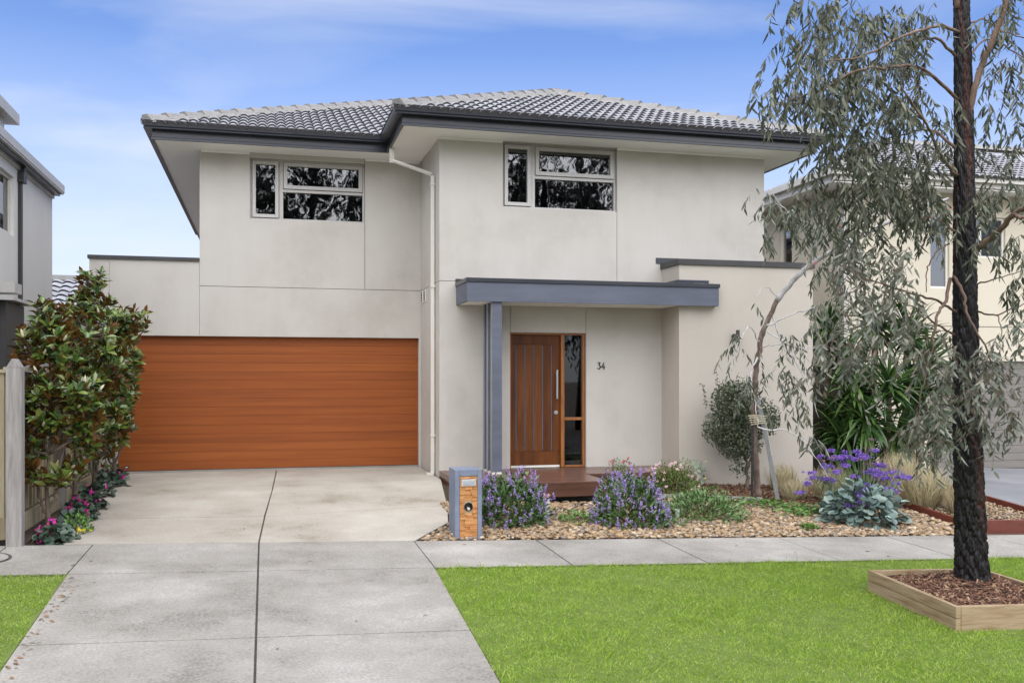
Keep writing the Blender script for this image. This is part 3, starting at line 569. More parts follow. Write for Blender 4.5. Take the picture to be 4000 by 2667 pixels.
def tiled(roofobj, origin, U, planes, nu, nv, mtl, limit, sl, scale=1.0, u0=0.0):
    """tiles on a roof plane. U: eave direction, up-slope = horizontal normal V with pitch PT; planes: keep side n.(p-c) > 0"""
    U = Vector(U).normalized(); H = Vector((-U.y, U.x, 0)); Vd = (H + Vector((0, 0, PT))).normalized(); Nn = U.cross(Vd)
    out = []; rest = MB(); sh = None; rmi = []
    for j in range(nv):
        for i in range(nu):
            o = Vector(origin) + U * (u0 + i * TW) + Vd * (j * TC)
            M = Matrix(((U.x, Vd.x, Nn.x, o.x), (U.y, Vd.y, Nn.y, o.y), (U.z, Vd.z, Nn.z, o.z), (0, 0, 0, 1)))
            cs = [M @ Vector(c) for c in ((0, 0, 0), (TW, 0, 0), (0, TC, 0), (TW, TC, 0))]
            st = [[(c - Vector(pc)).dot(Vector(pn)) for c in cs] for pc, pn in planes]
            if any(max(s) < 0.03 for s in st): continue
            out.append((M, all(min(s) >= 0 for s in st)))
    out.sort(key=lambda t: (t[0].translation - Vector((0, 0, CZ))).length)
    for M, whole in out:
        if limit[0] > 0:
            if whole:
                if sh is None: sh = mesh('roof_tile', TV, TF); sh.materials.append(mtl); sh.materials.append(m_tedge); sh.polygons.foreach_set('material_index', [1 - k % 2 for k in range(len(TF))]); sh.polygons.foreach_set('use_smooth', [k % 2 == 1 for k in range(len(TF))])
                o = bpy.data.objects.new('roof_tile', sh); COL.objects.link(o)
            else:
                me = clip(M, planes); 
                if not len(me.polygons): continue
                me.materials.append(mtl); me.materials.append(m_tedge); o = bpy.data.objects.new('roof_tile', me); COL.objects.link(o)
            o.parent = roofobj; o.matrix_basis = Matrix.Translation(-Vector(roofobj.parent['base'])) @ M if False else M
            o.matrix_parent_inverse = Matrix.Identity(4)
            limit[0] -= 1
        else:
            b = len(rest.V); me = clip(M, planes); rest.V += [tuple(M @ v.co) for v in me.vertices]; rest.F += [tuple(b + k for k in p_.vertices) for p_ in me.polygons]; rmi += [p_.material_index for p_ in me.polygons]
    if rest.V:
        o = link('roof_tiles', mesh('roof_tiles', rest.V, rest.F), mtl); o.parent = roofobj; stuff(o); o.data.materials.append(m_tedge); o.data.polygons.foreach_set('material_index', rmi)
def clip(M, planes):
    bm = bmesh.new(); vs = [bm.verts.new(v) for v in TV]
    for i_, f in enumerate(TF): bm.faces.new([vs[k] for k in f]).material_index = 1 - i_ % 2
    Mi = M.inverted()
    for pc, pn in planes:
        bmesh.ops.bisect_plane(bm, geom=bm.verts[:] + bm.edges[:] + bm.faces[:], plane_co=Mi @ Vector(pc), plane_no=(Mi.to_3x3() @ Vector(pn)).normalized(), clear_inner=True)
    me = bpy.data.meshes.new('roof_tile'); bm.to_mesh(me); bm.free(); return me
lim = [300]; s2 = 1 / math.sqrt(2)
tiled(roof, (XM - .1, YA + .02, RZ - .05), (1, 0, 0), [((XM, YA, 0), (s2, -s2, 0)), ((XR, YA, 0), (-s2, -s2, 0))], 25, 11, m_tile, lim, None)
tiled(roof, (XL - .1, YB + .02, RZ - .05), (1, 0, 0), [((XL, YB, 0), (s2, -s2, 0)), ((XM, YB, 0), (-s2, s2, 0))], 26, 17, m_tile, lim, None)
def hipcaps(roofobj, p0, p1, mtl, par=None, L=.40):
    p0, p1 = Vector(p0), Vector(p1); d = (p1 - p0); ln_ = d.length; d.normalize(); s = d.cross(Vector((0, 0, 1))).normalized(); up = s.cross(d); n = int(ln_ / (L * .93))
    for i in range(n + 1):
        a_ = p0 + d * (i * L * .93 - .02); b_ = a_ + d * L; mb = MB(); V = []
        for q, w, h in ((a_, .135, .088), (b_, .115, .045)):
            V += [q - s * w - up * (.02), q - s * w * .42 + up * h, q + s * w * .42 + up * h, q + s * w - up * (.02)]
        mb.V = [tuple(v) for v in V]; mb.F = [(0, 1, 5, 4), (1, 2, 6, 5), (2, 3, 7, 6), (3, 2, 1, 0), (4, 5, 6, 7)]
        o = mb.build('ridge_cap', mtl); o.parent = roofobj
    mb = MB(); V = []
    for q in (p0, p1): V += [q - s * .14 - up * .05, q - s * .12 + up * .01, q + s * .12 + up * .01, q + s * .14 - up * .05]
    mb.V = [tuple(v) for v in V]; mb.F = [(0, 1, 5, 4), (2, 3, 7, 6), (0, 3, 2, 1)]
    o = mb.build('mortar_bed', m_mortar); o.parent = roofobj
zc = RZ + .02
hipcaps(roof, (XM + .06, YA + .06, zc), (5.33, 17.28, zc + 3.5 * PT), m_cap2)
hipcaps(roof, (XR - .06, YA + .06, zc), (5.33, 17.28, zc + 3.5 * PT), m_cap2)
hipcaps(roof, (XL + .06, YB + .06, zc), (3.52, 20.88, zc + 5.3 * PT), m_cap2)
hipcaps(roof, (5.33, 17.3, zc + 3.5 * PT), (5.33, 19.0, zc + 3.5 * PT), m_cap2)
# --- canopy over the entry
C0 = 13.66
can = MB().box(2.85, 6.86, C0, C0 + .03, 2.65, 2.95).box(2.85, 2.88, C0 + .03, MY - .002, 2.65, 2.95).box(6.83, 6.86, C0 + .03, WY - .002, 2.65, 2.95).build('canopy', m_slate, house, bevel=.003)
MB().box(2.88, 6.24, C0 + .03, MY - .003, 2.655, 2.675).box(6.24, 6.83, C0 + .03, WY - .003, 2.655, 2.675).build('canopy_soffit', m_soffit, can)
MB().box(2.835, 6.875, C0 - .018, C0 + .07, 2.935, 2.995).box(2.835, 2.9, C0 + .07, MY - .003, 2.935, 2.995).box(6.81, 6.875, C0 + .07, WY - .003, 2.935, 2.995).box(2.9, 6.22, C0 + .07, MY - .003, 2.93, 2.96).box(6.22, 6.81, C0 + .07, WY - .004, 2.93, 2.96).build('canopy_capping', m_char, can, bevel=.003)
MB().box(2.84, 6.24, MY - .012, MY - .001, 2.96, 3.055).box(6.228, 6.75, WY - .014, WY - .002, 2.96, 3.06).box(6.228, 6.24, WY - .001, MY - .014, 2.96, 3.06).build('flashing', m_char, can)
MB().box(6.228, 6.75, WY - .020, WY - .0145, 3.045, 3.06).build('flashing', m_slate, can)
MB().box(6.50, 6.68, WY - .017, WY - .0150, 2.985, 3.012).build('sticker', m_stick, can)
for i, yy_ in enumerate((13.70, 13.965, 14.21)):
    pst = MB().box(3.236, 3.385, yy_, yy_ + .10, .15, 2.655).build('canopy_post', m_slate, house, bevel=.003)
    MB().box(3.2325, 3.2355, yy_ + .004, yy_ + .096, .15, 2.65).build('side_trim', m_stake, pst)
    MB().box(3.24, 3.381, yy_ + .005, yy_ + .095, .112, .149).build('post_foot', m_white, pst)
# --- downpipe, vents, wall lamp
px = 2.54
MB().box(px - .018, px + .037, 14.835, 14.895, .03, 4.70).build('downpipe', m_white, house, bevel=.004)
dp = MB().hexa([(1.94, 15.33, 4.98), (2.01, 15.33, 4.98), (2.01, 15.40, 4.98), (1.94, 15.40, 4.98), (1.94, 15.33, 5.32), (2.01, 15.33, 5.32), (2.01, 15.40, 5.32), (1.94, 15.40, 5.32)])
a1, b1 = Vector((1.975, 15.365, 5.02)), Vector((2.54, 14.865, 4.72))
dp.tube([a1, b1], .028, 4); dp.build('downpipe', m_white, house)
for z in (.62, 2.95, 4.55): MB().box(px - .028, px + .048, 14.82, 14.91, z, z + .025).build('pipe_bracket', m_white, house)
MB().box(2.45, 2.56, 14.80, 14.90, .0, .05).build('pipe_shoe', m_white, house)
for y_ in (15.82, 16.10):
    v_ = MB().box(2.575, 2.591, y_ - .075, y_ + .075, 2.80, 3.0).build('wall_vent', m_white, house)
    for k in range(6): MB().box(2.568, 2.5745, y_ - .055, y_ + .055, 2.825 + k * .027, 2.838 + k * .027).build('slat', m_joint, v_)
wl = MB().box(7.178, 7.222, WY - .135, WY - .085, 2.09, 2.285).build('wall_lamp', m_cap, house, bevel=.004)
MB().tube([(7.19, WY - .002, 2.185), (7.19, WY - .03, 2.185)], .045, 16).tube([(7.195, WY - .03, 2.185), (7.195, WY - .086, 2.185)], .015, 10).build('lamp_arm', m_cap, wl)
# roof tile objects were placed in world space under roof; make parents' transforms identity
roof.matrix_parent_inverse = Matrix.Translation(-Vector(house['base']))

# ------------------------------------------------------------------ deck
deck = thing('deck', 'reddish brown timber entry deck with a wider step in front of the door', 'deck', (4, 13.5, 0))
DZ = .115
yb = 12.50; k = 0
while yb < MY - .02:
    y1 = min(yb + .088, MY - .004)
    xr = 4.60 if yb < 13.44 else 6.248
    MB().box(2.585, xr, yb, y1 - .004, DZ - .025, DZ).build('deck_board', m_deck, deck, bevel=.002); yb += .088
MB().box(2.60, 4.59, 12.49, 12.515, -.085, DZ - .027).build('fascia_board', m_deck, deck); MB().box(4.575, 4.60, 12.516, 13.44, -.085, DZ - .027).build('fascia_board', m_deck, deck)
MB().box(4.60, 6.248, 13.45, 13.475, -.04, DZ - .027).build('fascia_board', m_deck, deck); MB().box(2.587, 2.599, 12.515, MY - .004, -.07, DZ - .027).build('fascia_board', m_deck, deck)
MB().box(2.7, 4.5, 12.8, 14.4, -.3, DZ - .03).build('deck_joist', m_joint, deck)

# ------------------------------------------------------------------ letterbox
lb = thing('letterbox', 'slate grey letterbox pillar faced with orange stacked stone', 'letterbox', (2.24, 10.85, -.3))
x0, x1, y0, y1, zb, zt = 2.086, 2.398, 10.66, 11.02, -.32, .497
MB().box(x0, x0 + .055, y0, y1, zb, zt).box(x1 - .05, x1, y0, y1, zb, zt).box(x0 + .055, x1 - .05, y0, y1, zt - .075, zt).box(x0 + .055, x1 - .05, y0 + .06, y1, zb, zt - .075).build('pillar', m_grey_lb, lb, bevel=.006)
hx_, hz_, hr = (x0 + x1) / 2, .075, .044
mo_ = MB().box(x0 + .0555, x1 - .0505, y0 + .018, y0 + .059, zb, hz_ - hr).box(x0 + .0555, x1 - .0505, y0 + .018, y0 + .059, hz_ + hr, zt - .0755).box(x0 + .0555, hx_ - hr, y0 + .018, y0 + .059, hz_ - hr, hz_ + hr).box(hx_ + hr, x1 - .0505, y0 + .018, y0 + .059, hz_ - hr, hz_ + hr)
for k_ in range(24):
    c = lambda a_, r_: (hx_ + r_ * math.cos(a_), y0 + .017, hz_ + r_ * math.sin(a_))
    a0, a1_ = k_ * math.pi / 12, (k_ + 1) * math.pi / 12; mo_.poly([c(a0, hr), c(a1_, hr), c(a1_, hr * 1.42), c(a0, hr * 1.42)])
mort = mo_.build('stone_facing', mat('sand_mortar', [(.36, .27, .16), (.48, .38, .25)], scale=30, rough=.95), lb)
hx_, hz_, hr = (x0 + x1) / 2 + .0, .075, .044
z = zb + .02; xa, xb_ = x0 + .058, x1 - .053
while z < zt - .085:
    h = R.uniform(.02, .034); h = min(h, zt - .08 - z); x = xa
    if h < .008: break
    while x < xb_ - .01:
        w = R.choice((.06, .09, .13, .21)) * R.uniform(.8, 1.1); w = w if x + w < xb_ - .03 else xb_ - x
        for (sa, sb) in ([(x, x + w)] if (z + h < hz_ - hr or z > hz_ + hr) else [(x, min(x + w, hx_ - hr)), (max(x, hx_ + hr), x + w)]):
            if sb - sa > .006:
                d_ = R.uniform(-.004, .016)
                j = lambda: R.uniform(-.0016, .0016)
                ya, yc = y0 + .010 - d_, y0 + .019
                MB().hexa([(sa + .0006, ya + j() * 2, z + .001 + j()), (sb - .0006, ya + j() * 2, z + .001 + j()), (sb - .0006, yc, z + .001), (sa + .0006, yc, z + .001), (sa + .0006, ya + j() * 2, z + h + j()), (sb - .0006, ya + j() * 2, z + h + j()), (sb - .0006, yc, z + h), (sa + .0006, yc, z + h)]).build('stone', m_stone, lb)
        x += w
    z += h
zs = .31
sp = MB().box(hx_ - .083, hx_ + .083, y0 - .012, y0 + .006, zs, zs + .078).build('slot_plate', m_alum, lb, bevel=.003)
MB().box(hx_ - .062, hx_ + .062, y0 - .018, y0 - .0125, zs + .018, zs + .06).build('slot_flap', mat('slot_flap_metal', [(.30, .33, .36), (.36, .39, .42)], rough=.4), sp, bevel=.002)
ring = MB()
for k_ in range(24):
    a0, a1_ = k_ * math.pi / 12, (k_ + 1) * math.pi / 12
    c = lambda a_, r_, y_: (hx_ + r_ * math.cos(a_), y_, hz_ + r_ * math.sin(a_))
    ring.poly([c(a0, hr, y0 + .0), c(a1_, hr, y0), c(a1_, hr, y0 + .057), c(a0, hr, y0 + .057)]); ring.poly([c(a0, hr, y0), c(a0, hr + .006, y0 + .002), c(a1_, hr + .006, y0 + .002), c(a1_, hr, y0)])
ring.build('paper_hole', m_black, lb)  # hole lining coloured black to stand in for the shade inside
MB().tube([(hx_, y0 + .054, hz_), (hx_, y0 + .058, hz_)], hr, 24).build('hole_back', m_black, lb)  # black back paints in the darkness of a deeper hole
pr = MB().tube([(hx_ + .003, y0 + .005, hz_ - .024), (hx_ + .003, y0 + .05, hz_ - .022)], .017, 14)
pr.tube([(hx_ + .003, y0 + .001, hz_ - .024), (hx_ + .003, y0 + .006, hz_ - .024)], .007, 10)
tag(pr.build('newspaper', m_paper), 'rolled newspaper pushed into the round hole of the letterbox', 'newspaper')

# ------------------------------------------------------------------ fence at left
fence = thing('paling_fence', 'timber paling fence running back from the tall grey post beside the magnolias', 'fence', (-2.5, 13, -.1))
y_ = 10.75; i = 0
while y_ < 16.2:
    x_ = -2.50 - .0 * y_; zt_ = 1.60 + R.uniform(-.01, .01)
    MB().box(x_ - .02 - (i % 2) * .024, x_ - (i % 2) * .024, y_, y_ + (.10 if i % 2 else .064), .12, zt_).build('paling', m_pine, fence); y_ += .086; i += 1
MB().box(-2.50, -2.455, 10.72, 16.2, -.08, .10).build('plinth_board', m_pine, fence)
MB().box(-2.575, -2.44, 10.72, 16.2, 1.615, 1.65).build('capping', m_pine, fence)
for y_ in (12.9, 15.2): MB().box(-2.50, -2.40, y_, y_ + .1, -.1, 1.6).build('post', m_weathered, fence)
f2 = thing('paling_fence', 'short return of pale paling fence left of the tall grey post, facing the street', 'fence', (-3.5, 10.75, -.1))
x_ = -5.2; i = 0
while x_ < -2.56:
    MB().box(x_, x_ + .12, 10.70 + (i % 2) * .016, 10.72 + (i % 2) * .016, .12, 1.585).build('paling', m_pine, f2); x_ += .105; i += 1
MB().box(-5.2, -2.52, 10.68, 10.70, -.10, .12).build('plinth_board', m_pine, f2); MB().box(-5.2, -2.52, 10.67, 10.76, 1.59, 1.625).build('capping', m_pine, f2)
pm = MB(); a_, b_, c_, d_ = -2.505, -2.36, 10.52, 10.66
pm.hexa([(a_, c_, -.17), (b_, c_, -.17), (b_, d_, -.17), (a_, d_, -.17), (a_, c_, 1.64), (b_, c_, 1.64), (b_, d_, 1.64), (a_, d_, 1.64)])
pm.hexa([(a_, c_, 1.64), (b_, c_, 1.64), (b_, d_, 1.64), (a_, d_, 1.64), (a_ + .055, c_, 1.73), (b_ - .055, c_, 1.73), (b_ - .055, d_, 1.73), (a_ + .055, d_, 1.73)])
tag(pm.build('fence_post', m_weathered, bevel=.006), 'tall weathered grey timber post with a pointed top at the street end of the fence', 'fence post')
mc = thing('manhole_cover', 'round concrete manhole cover with a dark rim set in the footpath at left', 'manhole cover', (-2.62, 9.95, -.15))
cz_ = G(-2.62, 9.95)
def disc(r0, r1, dz, m, nm):
    V = []; F = []; n = 32
    for r_ in (r0, r1): V += [(-2.62 + r_ * math.cos(t * 2 * math.pi / n), 9.95 + r_ * math.sin(t * 2 * math.pi / n), G(-2.62 + r_ * math.cos(t * 2 * math.pi / n), 9.95 + r_ * math.sin(t * 2 * math.pi / n)) + dz) for t in range(n)]
    F = [(t, (t + 1) % n, n + (t + 1) % n, n + t) for t in range(n)]
    if r0 < .01: F = [tuple(n + t for t in range(n))]
    return link(nm, mesh(nm, V, F), m, mc)
disc(.27, .30, .006, m_joint, 'rim'); disc(0, .27, .008, m_path, 'lid')

# ------------------------------------------------------------------ planter box and gum
pl = thing('planter_box', 'square pale pine sleeper box full of bark around the black trunk', 'planter', (6.2, 7.3, -.5))
q = planter_q; t = .045
def plank(p0, p1, dz0, dz1, off=0, name='board', m=m_sleeper):
    p0, p1 = Vector((*p0, 0)), Vector((*p1, 0)); d = (p1 - p0).normalized(); n_ = Vector((-d.y, d.x, 0)) * t
    c = [p0, p1, p1 + n_, p0 + n_]; zz = [G(v.x, v.y) for v in c]
    MB().hexa([(v.x, v.y, z_ + dz0) for v, z_ in zip(c, zz)] + [(v.x, v.y, z_ + dz1) for v, z_ in zip(c, zz)]).build(name, m, pl, bevel=.004)
e = .006
plank(q[3], q[0], -.04, .085); plank(q[3], q[0], .089, .185)
plank((q[0][0] + .052, q[0][1] - .0), q[1], -.04, .185); plank(q[1], q[2], -.04, .185); plank(q[2], (q[3][0] + .05, q[3][1]), -.04, .185)
MB().prism([(5.52, 6.72), (6.78, 6.72), (6.78, 7.95), (5.62, 7.95)], lambda x, y: G(x, y), lambda x, y: G(x, y) + .10).build('soil', m_soil, pl)
def mz(x, y): return G(x, y) + .115 + .05 * math.exp(-((x - 6.45) ** 2 + (y - 7.6) ** 2) / .15)
chips('bark_mulch', None, lambda X, Y: X > 5.53 + (Y - 6.7) * .09, 5.53, 6.77, 6.72, 7.94, 4200, mz, .95, pl)

TX, TY = 6.43, 7.62
gum = thing('gum_tree', 'tall gum tree with black charred trunk growing from the pine planter box', 'tree', (TX, TY, -.5))
def trunk_path(z):
    t_ = (z + .45) / 5.5
    return TX - .10 * t_ - .02 * math.sin(t_ * 5), TY + .05 * t_
nz_, nt = 560, 150
zz = np.linspace(-.5, 6.4, nz_); th = np.linspace(0, 2 * np.pi, nt, endpoint=False)
rad = .137 - .080 * np.clip((zz + .5) / 6.2, 0, 1) ** .9 + .04 * np.exp(-(zz + .5) / .12)
uu = th[None] / (2 * np.pi) * 26; vv = zz[:, None] * 7.5
def worley(u, v, per, seed):
    r = np.random.default_rng(seed); hu = r.random((per, 128)); hv = r.random((per, 128)); F1 = np.full(np.broadcast(u, v).shape, 9.); F2 = F1.copy()
    iu = np.floor(u).astype(int); iv = np.floor(v).astype(int)
    for a_ in (-1, 0, 1):
        for b_ in (-1, 0, 1):
            ju, jv = (iu + a_), (iv + b_); px_ = ju + hu[ju % per, jv % 128]; py_ = jv + hv[ju % per, jv % 128]; d = np.hypot(u - px_, (v - py_))
            m_ = d < F1; F2 = np.where(m_, F1, np.minimum(F2, d)); F1 = np.where(m_, d, F1)
    return F1, F2
U_, V_ = np.broadcast_arrays(uu + .5 * np.sin(vv * .9), vv)
F1, F2 = worley(U_, V_, 26, 3); edge = np.clip((F2 - F1) / .35, 0, 1)
F3, F4 = worley(U_ * 2, V_ * 2.2, 52, 5); e2 = np.clip((F4 - F3) / .4, 0, 1)
lean = .006 * np.sin(V_ * 3.1 + U_ * 2)
disp = .019 * edge ** .6 + .006 * e2 + lean - .012
Rr = rad[:, None] + disp * np.clip(rad[:, None] / .12, .6, 1.2)
cx = np.array([trunk_path(z)[0] for z in zz]); cy = np.array([trunk_path(z)[1] for z in zz])
VX = np.stack([cx[:, None] + Rr * np.cos(th), cy[:, None] + Rr * np.sin(th), np.broadcast_to(zz[:, None], Rr.shape)], 2).reshape(-1, 3)
ii = np.arange(nz_ - 1)[:, None] * nt; jj = np.arange(nt)[None]; j2 = (jj + 1) % nt
FF = np.stack([ii + jj, ii + j2, ii + nt + j2, ii + nt + jj], 2).reshape(-1, 4)
tm_ = mesh('trunk', VX, FF); at_ = tm_.attributes.new('groove', 'FLOAT', 'POINT')
pat = np.sin(U_ * .55 + 1.4 * np.sin(V_ * .16) + 2.2) * np.sin(V_ * .13 + 1.1 * np.sin(U_ * .4)); up_ = np.clip((zz[:, None] - .2) / 4, 0, 1)
gv = np.clip(1 - edge * 1.5, 0, 1) * np.clip(pat * 1.6 - .55 + .5 * up_, 0, 1) * .55 + np.clip(pat - .82 + .12 * up_, 0, .2) * 2
at_.data.foreach_set('value', np.clip(gv, 0, 1).astype(np.float32).ravel())
link('trunk', tm_, m_char_bark, gum)
def bez(pts, n=10):
    """Catmull-Rom through pts"""
    P = [Vector(p) for p in pts]; P = [P[0] * 2 - P[1]] + P + [P[-1] * 2 - P[-2]]; out = []
    for i in range(1, len(P) - 2):
        for k in range(n):
            t_ = k / n; a_, b_, c_, d_ = P[i - 1], P[i], P[i + 1], P[i + 2]
            out.append(.5 * ((2 * b_) + (c_ - a_) * t_ + (2 * a_ - 5 * b_ + 4 * c_ - d_) * t_ ** 2 + (-a_ + 3 * b_ - 3 * c_ + d_) * t_ ** 3))
    out.append(P[-2]); return out
def limb(root, pts, r0, r1, m, name='branch', k=8, wob=.012, n=6):
    p_ = bez(pts, n); L_ = len(p_); p_ = [v + Vector((R.gauss(0, wob), R.gauss(0, wob), R.gauss(0, wob))) * (0 if i == 0 else 1) for i, v in enumerate(p_)]
    return MB().tube(p_, [r0 + (r1 - r0) * i / (L_ - 1) for i in range(L_)], k).build(name, m, root, smooth=True)
TYc = TY + .03
def gl(pts, r0, r1, m=m_limb, **k_): return limb(gum, [at(*p_) for p_ in pts], r0 * .85, r1 * .8, m, wob=.005, **k_)
# limbs seen in the photograph, outward from the trunk
gl([(2215, 345, TYc), (2230, 235, 7.6), (2260, 140, 7.5), (2300, 40, 7.4), (2330, -60, 7.3)], .042, .026)
gl([(2200, 405, TYc), (2165, 365, 7.5), (2140, 310, 7.3), (2110, 260, 7.1), (2070, 200, 7.0)], .022, .008)
gl([(2195, 340, TYc), (2140, 300, 7.8), (2070, 310, 8.1), (2010, 330, 8.4)], .018, .006)
gl([(2205, 75, TYc), (2150, 60, 7.4), (2060, 90, 7.1), (1980, 130, 6.9), (1900, 140, 6.8)], .020, .006)
gl([(2195, 130, TYc), (2150, 90, 7.5), (2080, 95, 7.9), (2000, 75, 8.2), (1880, 70, 8.4)], .018, .005)
gl([(2200, 230, TYc), (2120, 160, 7.3), (2040, 155, 7.0), (1960, 165, 6.9), (1880, 210, 6.9), (1790, 235, 6.9)], .020, .004)
gl([(2200, 20, TYc), (2190, -60, 7.6)], .03, .02)
gl([(2225, 590, TYc), (2260, 560, 7.4), (2300, 525, 7.2), (2330, 490, 7.0), (2370, 470, 6.8)], .036, .026)
gl([(2330, 490, 7.0), (2350, 500, 6.8), (2420, 470, 6.6)], .02, .012)
gl([(2183, 640, TYc - .14), (2172, 690, 7.35), (2150, 730, 7.2), (2145, 790, 7.15), (2120, 880, 7.1), (2110, 940, 7.1)], .020, .006, m_twig)
gl([(2190, 635, TYc - .16), (2215, 680, 7.3), (2220, 720, 7.25), (2255, 780, 7.15), (2290, 860, 7.1), (2300, 910, 7.1)], .018, .005, m_twig)
gl([(2200, 720, TYc), (2150, 690, 7.5), (2080, 670, 7.3), (1990, 640, 7.2), (1920, 600, 7.2)], .016, .004, m_twig)
gl([(2195, 770, TYc), (2150, 745, 7.5), (2100, 705, 7.2), (2050, 690, 7.0)], .014, .004, m_twig)
gl([(2235, 655, TYc), (2290, 640, 7.5), (2370, 615, 7.4)], .010, .004, m_twig)
gl([(2235, 715, TYc), (2290, 722, 7.4), (2370, 690, 7.3)], .012, .005, m_twig)
gl([(2290, 722, 7.4), (2300, 760, 7.35), (2295, 800, 7.3), (2310, 850, 7.3)], .006, .003, m_twig)
gl([(2180, 560, TYc), (2150, 580, 7.4), (2130, 620, 7.3), (2128, 670, 7.3)], .010, .005, m_twig)
gl([(2215, 60, TYc), (2260, 45, 7.7), (2310, 75, 7.6), (2380, 95, 7.5)], .012, .006)
gl([(2215, 140, TYc), (2270, 90, 7.8), (2330, 120, 8.1), (2400, 160, 8.3)], .012, .006)
gl([(2205, 540, TYc), (2140, 500, 7.6), (2080, 520, 7.8), (2020, 560, 8.0)], .012, .004)
# hanging foliage
def hang(root, clusters, leafL, leafW, mtl, twig_m, single, spread=.55, nl=(11, 17)):
    P = []; D = []; Nn = []; Ls = []; Ws = []; tw = MB()
    for (x, y, Y, rx, ry, rY, cnt) in clusters:
        for _ in range(cnt):
            a_, b_, c_ = N.normal(0, .5, 3); a_, b_ = max(-1.1, min(1.1, a_)), max(-1.1, min(1.1, b_)); p_ = at(x + a_ * rx, y + b_ * ry, Y + max(-1.2, min(1.2, c_)) * rY)
            d = Vector((R.gauss(0, 1), R.gauss(0, 1), R.gauss(-.1, .4))).normalized(); pts = [p_]; L_ = R.uniform(.22, .5); n_ = 5
            for s in range(n_): d = (d + Vector((0, 0, -.42))).normalized(); pts.append(pts[-1] + d * L_ / n_)
            tw.tube(pts, [.0022 - .0003 * s for s in range(n_ + 1)], 3, caps=False)
            k_ = R.randint(*nl)
            for s in range(k_):
                f = (s + .5) / k_ * n_; i_ = int(f); q_ = pts[i_].lerp(pts[min(i_ + 1, n_)], f - i_)
                dd = Vector((R.gauss(0, spread), R.gauss(0, spread), -.75)).normalized() + d * .25
                P.append(q_); D.append(dd); Nn.append((R.gauss(0, 1), R.gauss(0, 1), R.gauss(0, .3))); sL = leafL * R.uniform(.55, 1.25); Ls.append(sL); Ws.append(leafW * R.uniform(.7, 1.3))
    stuff(tw.build('twigs', twig_m, root))
    leaves(root, np.array(P), np.array(D), np.array(Nn, float), np.array(Ls), np.array(Ws), T_GUM, mtl, single)
C_main = [(1880, 20, 7.2, 80, 50, .5, 26), (1850, 110, 7.0, 55, 45, .3, 20), (1990, 40, 7.5, 90, 60, .7, 36), (2100, 50, 7.6, 70, 60, .7, 26), (1960, 130, 7.2, 80, 45, .5, 30), (2080, 140, 7.6, 60, 50, .6, 14),
          (1775, 200, 6.95, 40, 35, .15, 9), (1830, 205, 6.95, 60, 45, .25, 22), (1920, 210, 7.1, 60, 50, .4, 26), (2010, 240, 7.5, 90, 60, .7, 40), (2100, 250, 7.5, 60, 70, .6, 22),
          (1900, 330, 7.3, 45, 40, .3, 14), (1960, 350, 7.4, 80, 60, .5, 34), (2060, 370, 7.6, 90, 60, .7, 40), (2140, 330, 7.7, 40, 60, .4, 12),
          (1900, 450, 7.6, 70, 40, .4, 26), (2000, 460, 7.6, 90, 60, .6, 40), (2100, 450, 7.7, 60, 60, .5, 24), (2150, 480, 7.5, 30, 60, .3, 8),
          (2270, 60, 7.8, 60, 60, .6, 14), (2330, 150, 7.7, 40, 60, .4, 11), (2290, 240, 7.9, 50, 50, .5, 9), (2340, 320, 7.7, 30, 50, .4, 9), (2250, 340, 7.9, 30, 40, .3, 5), (2330, 0, 7.5, 40, 40, .4, 12),
          (2300, 430, 7.5, 60, 40, .4, 18), (2250, 480, 7.6, 40, 60, .3, 13), (2340, 560, 7.2, 30, 50, .3, 9), (2270, 560, 7.3, 30, 30, .2, 4), (2340, 640, 7.3, 25, 40, .3, 6),
          (2190, 250, 7.2, 12, 40, .03, 2), (2185, 480, 7.25, 14, 20, .03, 3)]
hang(gum, [c[:6] + (int(c[6] * 1.0),) for c in C_main], .106, .0205, m_gumleaf, m_twig, 190)
C_low = [(1960, 570, 7.5, 70, 50, .5, 22), (2050, 590, 7.4, 70, 50, .5, 22), (1960, 680, 7.3, 90, 50, .5, 30), (2060, 690, 7.2, 80, 45, .5, 28), (1930, 760, 7.3, 70, 50, .4, 24), (2020, 780, 7.1, 80, 40, .4, 22),
         (1900, 830, 7.4, 35, 60, .3, 12), (1960, 850, 7.2, 40, 40, .3, 10), (2120, 760, 7.1, 50, 50, .3, 14), (2140, 830, 7.1, 40, 50, .2, 9), (2140, 930, 7.05, 45, 45, .2, 16), (2110, 985, 7.05, 40, 40, .2, 14), (2160, 1000, 7.1, 25, 40, .15, 8),
         (2210, 830, 7.2, 40, 60, .1, 9), (2220, 900, 7.15, 45, 50, .1, 12), (2290, 800, 7.2, 60, 40, .3, 18), (2300, 880, 7.1, 50, 50, .3, 15), (2320, 930, 7.1, 30, 40, .2, 7), (2260, 960, 7.1, 30, 40, .1, 7), (2340, 760, 7.3, 25, 50, .3, 8)]
hang(gum, [c[:6] + (int(c[6] * (.62 if 1880 < c[0] < 2100 and c[1] > 660 else 1.0)),) for c in C_low], .092, .022, m_gumleaf2, m_twig, 100, .8, (10, 16))
# gumnuts
mb = MB()
for (x, y, Y) in ((2060, 150, 7.2), (2090, 180, 7.3), (1990, 200, 7.2), (2100, 210, 7.3), (2040, 250, 7.3), (1850, 240, 6.95), (2080, 260, 7.4)):
    for _ in range(22):
        p_ = at(x + R.gauss(0, 13), y + R.gauss(0, 12), Y + R.gauss(0, .06)); mb.tube([p_, p_ + Vector((0, 0, -.008)), p_ + Vector((.002, 0, -.016))], [.003, .0075, .004], 5)
stuff(mb.build('gumnuts', m_limb, gum))

